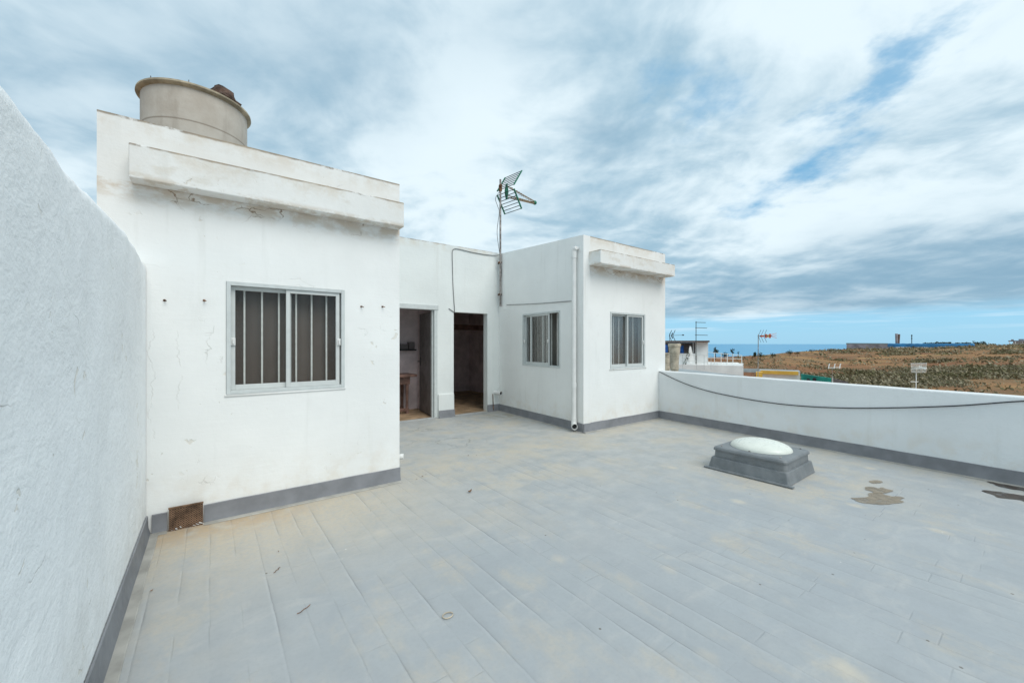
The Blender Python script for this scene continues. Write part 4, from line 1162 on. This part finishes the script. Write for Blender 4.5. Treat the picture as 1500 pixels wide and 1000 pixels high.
for x in (1110.6, 1114.5, 1119): vpair(mb, at(x, 492.2, 14), ER, .22, .006)
mb.build('reflector', M['antmetal'], t, split=True)
mb = MB(); rbox(mb, 1120.5, 1123.4, 489.2, 494.8, 14, .06); rbox(mb, 1126.5, 1129.3, 488.8, 495, 14, .06); rbox(mb, 1113, 1119, 491, 493.4, 13.98, .03); mb.build('dipole_box', M['orange'], t, split=True)
mb = MB(); rbox(mb, 1123.6, 1126.3, 490, 494, 14, .05); mb.build('dipole_cover', M['yellow'], t)
mb = MB()
for y1 in (488, 491.5, 495): mb.tube([at(1129, 490 + (y1 - 488) * .35, 14), at(1137.6, y1, 14)], .006, 5)
mb.build('director', M['orange'], t, split=True)
t, b, _ = aerial(1341.8, 574, 545, 15, 'white grid panel aerial on a short mast above the parapet at right', ag)
mb = MB(); mb.tube([b, at(1342.4, 538, 15)], .014, 6); mb.build('mast', M['bar'], t)
mb = MB(); mb.bar(at(1334, 559, 15), at(1345, 559, 15), .02); mb.build('cross_arm', M['bar'], t)
for ya, yb, off in ((532, 538.3, 0), (539.6, 545, 0)):
    mb = MB(); c = [at(1334.6, ya + .3, 15), at(1357.2, ya, 14.6), at(1356.6, yb, 14.8), at(1335.2, yb, 15.1)]
    for k in range(4): mb.bar(c[k], c[(k + 1) % 4], .022)
    for k in range(1, 6): mb.bar(c[0] + (c[3] - c[0]) * k / 6, c[1] + (c[2] - c[1]) * k / 6, .010)
    for k in (1, 2): mb.bar(c[0] + (c[1] - c[0]) * k / 3, c[3] + (c[2] - c[3]) * k / 3, .018)
    mb.build('reflector_grid', M['bar'], t)
mb = MB(); mb.bar(at(1344, 539, 15), at(1357, 538.6, 14.6), .03); mb.bar(at(1346, 536, 14.9), at(1356, 541, 14.6), .02); mb.build('boom', M['bar'], t)
t, b, _ = aerial(1219, 562, 538, 25, 'small cream aerial of three slanting rods above the teal wall', ag)
mb = MB(); mb.tube([b, at(1219, 537, 25)], .016, 6); mb.build('mast', M['galv'], t)
mb = MB(); mb.bar(at(1213, 538.6, 25), at(1232, 537.8, 25), .03); mb.build('boom', M['bar'], t)
for x in (1213.4, 1221.6, 1229.6):
    mb = MB(); mb.bar(at(x, 539.8, 25), at(x + 1.7, 532.4, 25), .045); mb.build('rod', M['bar'], t)

# ------------------------------------------------------------------ terrain, sea
ridge = [(750, 170, 540), (960, 170, 527), (1040, 175, 523.5), (1088, 200, 521.5), (1120, 215, 520), (1150, 230, 516.5), (1200, 300, 513.2), (1240, 420, 511), (1300, 460, 510), (1370, 480, 508.6), (1420, 480, 506), (1450, 490, 505.0), (1500, 500, 505.2), (1700, 500, 504)]
rg_tab = []
for x, d, y in ridge:
    az = math.atan((x - 750) / F); rg_tab.append((az, d / math.cos(az), zat(y, d)))
def ridge_at(az):
    if az <= rg_tab[0][0]: return rg_tab[0][1:]
    if az >= rg_tab[-1][0]: return rg_tab[-1][1:]
    for (a, r0, z0), (b, r1, z1) in zip(rg_tab, rg_tab[1:]):
        if a <= az <= b:
            f = (az - a) / (b - a); return r0 + (r1 - r0) * f, z0 + (z1 - z0) * f
def ground(az, r):
    R, H = ridge_at(az); g = -6.4
    p = Vector((r * math.sin(az), r * math.cos(az), 0))
    if r < 48: z = g
    elif r < R:
        f = (r - 48) / (R - 48); z = g + (H - g) * f ** .85
        und = mn.noise(p * .022) * .9 + mn.noise(p * .07 + Vector((9, 0, 0))) * .35
        z += und * math.sin(math.pi * f) * min(1, (r - 48) / 40)
    else:
        e = r - R; z = H - .03 * min(e, 60) - .16 * max(0, e - 60)
    z += (mn.noise(p * .25) * .10 if r > 48 else 0)
    return max(z, -110)
mb = MB()
azs = [math.radians(a) for a in ([-180 + 10 * k for k in range(19)] + [10 + .45 * k for k in range(1, 112)] + [62, 70, 80, 90, 105, 120, 135, 150, 165])]
rs = [0.5, 15, 30, 48] + [48 * (1.028 ** k) for k in range(1, 92)] + [640, 700, 800, 1000, 1500]
rings = []
for az in azs:
    rings.append([mb.bm.verts.new((CC * r * math.sin(az) + SS * r * math.cos(az), -SS * r * math.sin(az) + CC * r * math.cos(az), ground(az, r))) for r in rs])
for i in range(len(azs)):
    a, b = rings[i], rings[(i + 1) % len(azs)]
    for k in range(len(rs) - 1): mb.bm.faces.new((a[k], a[k + 1], b[k + 1], b[k]))
def terrain_mat():
    m, t, b = material('dry_red_field')
    p = t.pos(); x, y, z = t.sep(p)
    n1 = t.noise(t.comb(t.m('MULTIPLY', x, .012), t.m('MULTIPLY', y, .03), 0.0), 1, 6, .62)
    n2 = t.noise(p, .06, 6, .65); n3 = t.noise(p, .5, 5, .65)
    c = t.mix(t.mr(n1, .38, .6), (.215, .10, .052), (.31, .175, .085))
    c = t.mix(t.mr(t.noise(p, .017, 4), .56, .66), c, (.52, .335, .14))
    c = t.mix(t.m('MULTIPLY', t.mr(n2, .48, .62), .65), c, (.19, .13, .075))
    c = t.mix(t.m('MULTIPLY', t.mr(n3, .55, .7), .4), c, (.13, .10, .06))
    c = t.mix(t.m('MULTIPLY', t.mr(t.noise(p, .23, 5, .7), .64, .72), .8), c, (.46, .36, .25))
    t.put(b.inputs['Base Color'], c); b.inputs['Roughness'].default_value = .95; b.inputs['Specular IOR Level'].default_value = .1
    t.put(b.inputs['Normal'], t.bump(t.noise(p, .6, 5, .7), .9, .6))
    return m
M['terrain'] = terrain_mat()
tag(mb.build('terrain', M['terrain'], smooth=True), 'dry reddish brown scrubland rising to a low ridge', None, None, 'structure')

def sea_mat():
    m, t, b = material('sea_water')
    p = t.pos()
    t.put(b.inputs['Base Color'], t.mix(t.noise(t.vm('SCALE', p, scale=.0006), 1, 5), (.02, .24, .46), (.035, .31, .52)))
    b.inputs['Roughness'].default_value = .35; b.inputs['Specular IOR Level'].default_value = .35
    t.put(b.inputs['Normal'], t.bump(t.noise(p, .05, 5), .35, 2))
    return m
M['sea'] = sea_mat()
mb = MB(); N = 96; c = [mb.bm.verts.new((60000 * math.cos(k * 2 * math.pi / N), 60000 * math.sin(k * 2 * math.pi / N), -75)) for k in range(N)]
mb.bm.faces.new(c)
tag(mb.build('sea', M['sea']), 'calm blue sea reaching the horizon', None, None, 'structure')

# scrub over the field: one mass of low bushes
mb = MB(); rg = random.Random(3)
cnt = 0
while cnt < 3600:
    xx = rg.uniform(1060, 1540); az = math.atan((xx - 750) / F); R, H = ridge_at(az)
    r = 52 * (R / 52) ** rg.uniform(0, 1.0) * rg.uniform(.97, 1)
    if r > R * .99: continue
    px, py = r * math.sin(az), r * math.cos(az)
    dens = mn.noise(Vector((px * .013, py * .03, 3))) * 1.2 + .55 * mn.noise(Vector((px * .05, py * .09, 7)))
    lim = .20 if r < 150 else .32
    if xx < 1215 and r > 60: lim += .2
    if dens < lim and rg.random() > .04: continue
    s = rg.uniform(.35, 1.0) ** 1.3 * (1.15 + r / 200)
    zz = ground(az, r)
    c = (CC * px + SS * py, -SS * px + CC * py, zz + s * .12)
    leaves(mb, c, s * rg.uniform(1.1, 2.4), s * rg.uniform(1.1, 2.4), s * .42, 34 if r < 160 else 18, s * (.20 if r < 160 else .3), rng=rg)
    cnt += 1
tag(mb.build('scrub', M['scrub'], recalc=False), 'low dry olive brown scrub covering the field', None, None, 'stuff')

# far buildings
fb = thing('long_warehouse', at(1270, 511, 430), 'long low grey building with dark roof on the skyline over the field', 'building')
mb = MB(); rbox(mb, 1240, 1300, 504, 513, 430, 12); mb.build('wall', M['lilac'], fb)
mb = MB(); a, b, n = facing(1239.3, 1301, 430); n3 = Vector((n.x, n.y, 0)); z0 = zat(504, 430); 
P = [Vector((a.x, a.y, z0)), Vector((b.x, b.y, z0))]
v = [mb.bm.verts.new(q) for q in (P[0], P[1], P[1] + n3 * 14, P[0] + n3 * 14, P[0] + n3 * 4 + Vector((0, 0, 1.3)), P[1] + n3 * 4 + Vector((0, 0, 1.0)))]
for f in ((0, 1, 5, 4), (3, 4, 5, 2), (0, 4, 3), (1, 2, 5), (0, 3, 2, 1)): mb.bm.faces.new([v[i] for i in f])
mb.build('roof', M['antmetal'], fb)
gh = thing('net_greenhouse', at(1360, 510, 450), 'very long blue net greenhouse on the skyline over the field', 'greenhouse')
mb = MB(); a, b, n = facing(1287, 1428, 450); n3 = Vector((n.x, n.y, 0)); rows = []
for k in range(41):
    f = k / 40; q = a + (b - a) * f; zt = zat(502.8 + .5 * f + .25 * math.sin(k * 2.1), 450)
    zb = zat(511, 450)
    rows.append([mb.bm.verts.new(Vector((q.x, q.y, z)) + n3 * o) for o, z in ((0, zb), (.3, zt - .9), (4, zt), (16, zt), (18, zb))])
for r0, r1 in zip(rows, rows[1:]):
    for k in range(4): mb.bm.faces.new((r0[k], r1[k], r1[k + 1], r0[k + 1]))
mb.build('net', M['bluenet'], gh, smooth=True)
for x0, x1, y0 in ((1312, 1330, 508.2), (1342, 1358, 508.3), (1376, 1390, 509.2), (1352, 1368, 509)):
    mb = MB(); rbox(mb, x0, x1, y0, 512, 440, 2); mb.build('white_base', M['white_b'], gh)
def skyclump(x0, x1, y0, y1, d, label):
    t = thing('tree', at((x0 + x1) / 2, y1, d), label, 'tree', 'dark trees on the skyline behind the greenhouse')
    mb = MB(); base = at((x0 + x1) / 2, y1, d); mb.tube([base - Vector((0, 0, 3)), base + Vector((0, 0, 1.5))], .25, 6); mb.build('trunk', M['bark'], t)
    mb = MB(); rg = random.Random(int(x0))
    for k in range(8):
        x = x0 + (x1 - x0) * (k + .5) / 8; hh = (y1 - y0) * rg.uniform(.6, 1)
        c = at(x, y1 - hh * .5, d); leaves(mb, c, (x1 - x0) / 9 * d / F, 2, hh * .55 * d / F, 40, .9, rng=rg)
    mb.build('crown', M['foliage'], t, recalc=False)
skyclump(1354, 1372, 501.3, 505, 475, 'low dark tree on the skyline left of the tallest clump')
skyclump(1372, 1394, 499.8, 505, 475, 'tallest dark tree clump on the skyline over the blue greenhouse')
skyclump(1398, 1424, 500.8, 505, 475, 'long flat dark tree clump on the skyline over the right end of the greenhouse')
skyclump(1426, 1444, 499.5, 506, 480, 'small ragged dark tree where the greenhouse ends at right')
tw_ = thing('concrete_tower', at(1316, 504, 520), 'forked reddish grey tower standing on the far skyline', 'tower')
mb = MB(); a = at(1315, 505, 520)
mb.obox(at(1313.8, 506, 520), Vector((CC, -SS, 0)) * 1.9, Vector((SS, CC, 0)) * 2, at(1313.2, 488.5, 520) - at(1313.8, 506, 520)); mb.build('slab', M['lilac'], tw_)
mb = MB(); mb.obox(at(1315.8, 506, 520.3), Vector((CC, -SS, 0)) * 1.6, Vector((SS, CC, 0)) * 2, at(1317.0, 489.4, 520.3) - at(1315.8, 506, 520.3)); mb.build('slab', M['brownroof'], tw_)
ms = thing('radio_mast', at(1335.6, 504, 520), 'thin dark radio mast on the far skyline', 'mast')
mb = MB(); mb.tube([at(1335.6, 506, 520), at(1335.5, 490, 520)], .4, 6); mb.build('pole', M['antmetal'], ms)
mb = MB(); rbox(mb, 1334.6, 1336.6, 490.4, 492.5, 519.5, 1); rbox(mb, 1334.5, 1336.7, 495, 496.2, 519.5, 1); mb.build('antenna', M['antmetal'], ms, split=True)
wb = thing('flat_roofed_block', at(1490, 506, 520), 'white flat roofed block on the skyline at the right edge', 'building')
mb = MB(); rbox(mb, 1484, 1512, 500.2, 509, 520, 12); mb.build('wall', M['white_b'], wb)
mb = MB(); rbox(mb, 1477, 1513, 498.6, 500.1, 515, 16); mb.build('roof', M['lilac'], wb)
mb = MB(); rbox(mb, 1481, 1485, 496.9, 498.5, 518, 5); rbox(mb, 1492, 1500, 496.5, 498.5, 518, 5); mb.build('roof_hut', M['lilac'], wb, split=True)
mb = MB()
for x in (1478, 1487, 1497): rbox(mb, x, x + 1.2, 500.2, 509, 515.2, 1)
mb.build('column', M['white_b'], wb, split=True)

# ------------------------------------------------------------------ sky and sun
SUN_EL, SUN_DIR = math.radians(50), Vector((.16, -1.0))
SUN_DIR.normalize()
w = bpy.data.worlds.new("World"); S.world = w; w.use_nodes = True
w.cycles.sampling_method = 'MANUAL'; w.cycles.sample_map_resolution = 512
t = NT(w.node_tree); w.node_tree.nodes.clear()
out = t.new('ShaderNodeOutputWorld'); bg = t.new('ShaderNodeBackground')
skyt = t.new('ShaderNodeTexSky', sky_type='NISHITA'); skyt.sun_disc = False
skyt.sun_elevation = SUN_EL; skyt.sun_rotation = math.atan2(SUN_DIR.x, SUN_DIR.y); skyt.air_density = 1.0; skyt.dust_density = .3; skyt.ozone_density = 2.0
dr = t.vm('NORMALIZE', t.new('ShaderNodeTexCoord').outputs['Generated'])
X = t.vm('DOT_PRODUCT', dr, (CC, -SS, 0)); Y = t.vm('DOT_PRODUCT', dr, (SS, CC, 0)); Z = t.sep(dr)[2]
KD = .15
den = t.m('ADD', t.m('MAXIMUM', Z, 0.0), KD)
pX = t.m('DIVIDE', X, den); pY = t.m('DIVIDE', Y, den)
def sp(x, y):
    v = Vector(((x - 750) / F, 1, (503 - y) / F)).normalized(); return v.x / (v.z + KD), v.y / (v.z + KD)
P2 = t.comb(pX, pY, 0.0)
warp = t.vm('SUBTRACT', t.noise(P2, 1.1, 2, out='Color', dim='2D'), (.5, .5, .5))
PW = t.vm('ADD', P2, t.vm('SCALE', warp, scale=.35))
PWx, PWy, _ = t.sep(PW)
big = t.noise(PW, .9, 3, .5, dim='2D')
# streaks running along the wind
st = t.noise(t.comb(t.m('ADD', t.m('MULTIPLY', PWx, 1.3), t.m('MULTIPLY', PWy, -.5)), t.m('MULTIPLY', PWy, 1.0), 3.0), 1.2, 4, .55, dim='2D')
fl = t.noise(PW, 2.3, 6, .56, dim='2D')
fl2 = t.noise(t.vm('ADD', PW, (.05, .07, 0.0)), 2.3, 5, .56, dim='2D')
relief = t.m('SUBTRACT', fl, fl2)  # offset noise difference paints one-sided shading onto the cloud lumps
GN = {k: t.m('SUBTRACT', t.noise(P2, k, 5, .6, dim='2D'), .5) for k in (1.8, 4.2)}
dens = t.m('ADD', t.m('MULTIPLY', big, .62), t.m('ADD', t.m('MULTIPLY', st, .06), t.m('MULTIPLY', fl, .32)))
dens = t.m('ADD', dens, t.m('MULTIPLY', relief, .24))
def gap(x0, y0, x1, y1, wd, soft, ns=.5, nsc=2.6):
    """elongated region between two sky directions, ragged by noise; 1 inside"""
    a = Vector(sp(x0, y0)); b = Vector(sp(x1, y1)); d = b - a; L = max(d.length, 1e-4); d /= L
    rx = t.m('SUBTRACT', pX, a.x); ry = t.m('SUBTRACT', pY, a.y)
    s = t.m('ADD', t.m('MULTIPLY', rx, d.x), t.m('MULTIPLY', ry, d.y))
    sc = t.m('MINIMUM', t.m('MAXIMUM', s, 0.0), L)
    ex = t.m('SUBTRACT', rx, t.m('MULTIPLY', sc, d.x)); ey = t.m('SUBTRACT', ry, t.m('MULTIPLY', sc, d.y))
    dist = t.m('SQRT', t.m('ADD', t.m('MULTIPLY', ex, ex), t.m('MULTIPLY', ey, ey)))
    dist = t.m('ADD', dist, t.m('MULTIPLY', GN[1.8 if nsc < 3 else 4.2], ns))
    return t.mr(dist, wd - soft, wd + soft, 1, 0)
SB = 10.0   # background strength is 0.1
def cl(r, g, b): return (r * SB, g * SB, b * SB)
b1 = gap(600, 250, 1010, 250, .45, .55, .6, 1.5); b2 = gap(1380, 130, 1500, 240, .2, .4, .5, 1.5); b3 = gap(950, 20, 1150, 60, .1, .3, .5, 1.5)
dens = t.m('ADD', dens, t.m('MULTIPLY', t.m('MAXIMUM', b1, t.m('MAXIMUM', b2, b3)), .11))
cloud = t.mix(t.mr(dens, .34, .63), cl(.265, .405, .505), cl(.60, .70, .75))
# lit and grey masses
g1 = gap(1330, 400, 1560, 395, .75, .55, .8, 1.6)     # grey bank low on the right
g2 = gap(1080, 432, 1300, 440, .6, .5, .8, 1.5)
g3 = gap(-40, 120, 420, 60, .30, .40, .5, 2.2)           # grey at upper left
g4 = gap(862, 185, 900, 205, .06, .16, .3, 3)
g5 = gap(560, 20, 700, 40, .12, .3, .3, 2)
gm = t.m('MAXIMUM', t.m('MAXIMUM', t.m('MULTIPLY', g1, .85), t.m('MULTIPLY', g2, .85)), t.m('MAXIMUM', t.m('MULTIPLY', g3, .6), t.m('MAXIMUM', t.m('MULTIPLY', g4, .5), t.m('MULTIPLY', g5, .45))))
gm = t.m('MULTIPLY', gm, t.mr(fl, .30, .68, 1.1, .75))
cloud = t.mix(gm, cloud, cl(.195, .325, .43))

h1 = gap(1330, 75, 1225, 205, .03, .11, .62, 4.2)
h2 = gap(1225, 210, 1105, 300, .06, .13, .5, 4.2)
h3 = gap(1010, 110, 1045, 160, .05, .12, .6, 4.4)
hole = t.m('MAXIMUM', t.m('MULTIPLY', h1, .85), t.m('MAXIMUM', t.m('MULTIPLY', h2, 1.0), t.m('MULTIPLY', h3, .65)))
hole = t.m('MULTIPLY', hole, t.mr(fl, .68, .52, .55, 1))
blue_hi = t.mix(.75, t.mix(1.0, skyt.outputs[0], (1.0, 1.0, 1.0), 'MULTIPLY'), cl(.16, .385, .58))
sky_c = t.mix(hole, cloud, blue_hi)
# clear band over the sea with thin streaks
low = t.mr(t.m('ADD', Z, t.m('MULTIPLY', t.m('SUBTRACT', t.noise(t.comb(t.m('MULTIPLY', X, 3.5), t.m('MULTIPLY', Y, 3.5), t.m('MULTIPLY', Z, 26)), 1, 5, .6), .5), .05)), .045, .075, 1, 0)
lowc = t.mix(.80, skyt.outputs[0], cl(.20, .48, .70))
stk = t.noise(t.comb(t.m('MULTIPLY', X, 5), t.m('MULTIPLY', Y, 5), t.m('MULTIPLY', Z, 95)), 1, 5, .55)
lowc = t.mix(t.m('MULTIPLY', t.m('MULTIPLY', t.mr(stk, .48, .68), t.mr(Z, .015, .045)), .75), lowc, cl(.50, .64, .73))
sky_c = t.mix(low, sky_c, lowc)
t.put(bg.inputs[0], sky_c); bg.inputs[1].default_value = .1
t.l.new(bg.outputs[0], out.inputs[0])

sl = bpy.data.lights.new('sun', 'SUN'); sl.energy = 1.5; sl.angle = math.radians(40); sl.color = (1.0, .965, .91)
so = bpy.data.objects.new('sun', sl); COL.objects.link(so)
sdir = Vector((SUN_DIR.x * math.cos(SUN_EL), SUN_DIR.y * math.cos(SUN_EL), math.sin(SUN_EL)))
so.rotation_euler = sdir.to_track_quat('Z', 'Y').to_euler(); so.location = (0, 0, 20)

for o in bpy.data.objects:
    if '_w' in o: del o['_w']
S.view_settings.view_transform = 'Standard'; S.view_settings.look = 'None'
S.view_settings.exposure = 0.45; S.view_settings.gamma = 1; S.view_settings.use_curve_mapping = False
S.render.engine = 'CYCLES'
S.cycles.use_denoising = True
S.cycles.max_bounces = 8; S.cycles.diffuse_bounces = 5; S.cycles.transparent_max_bounces = 12
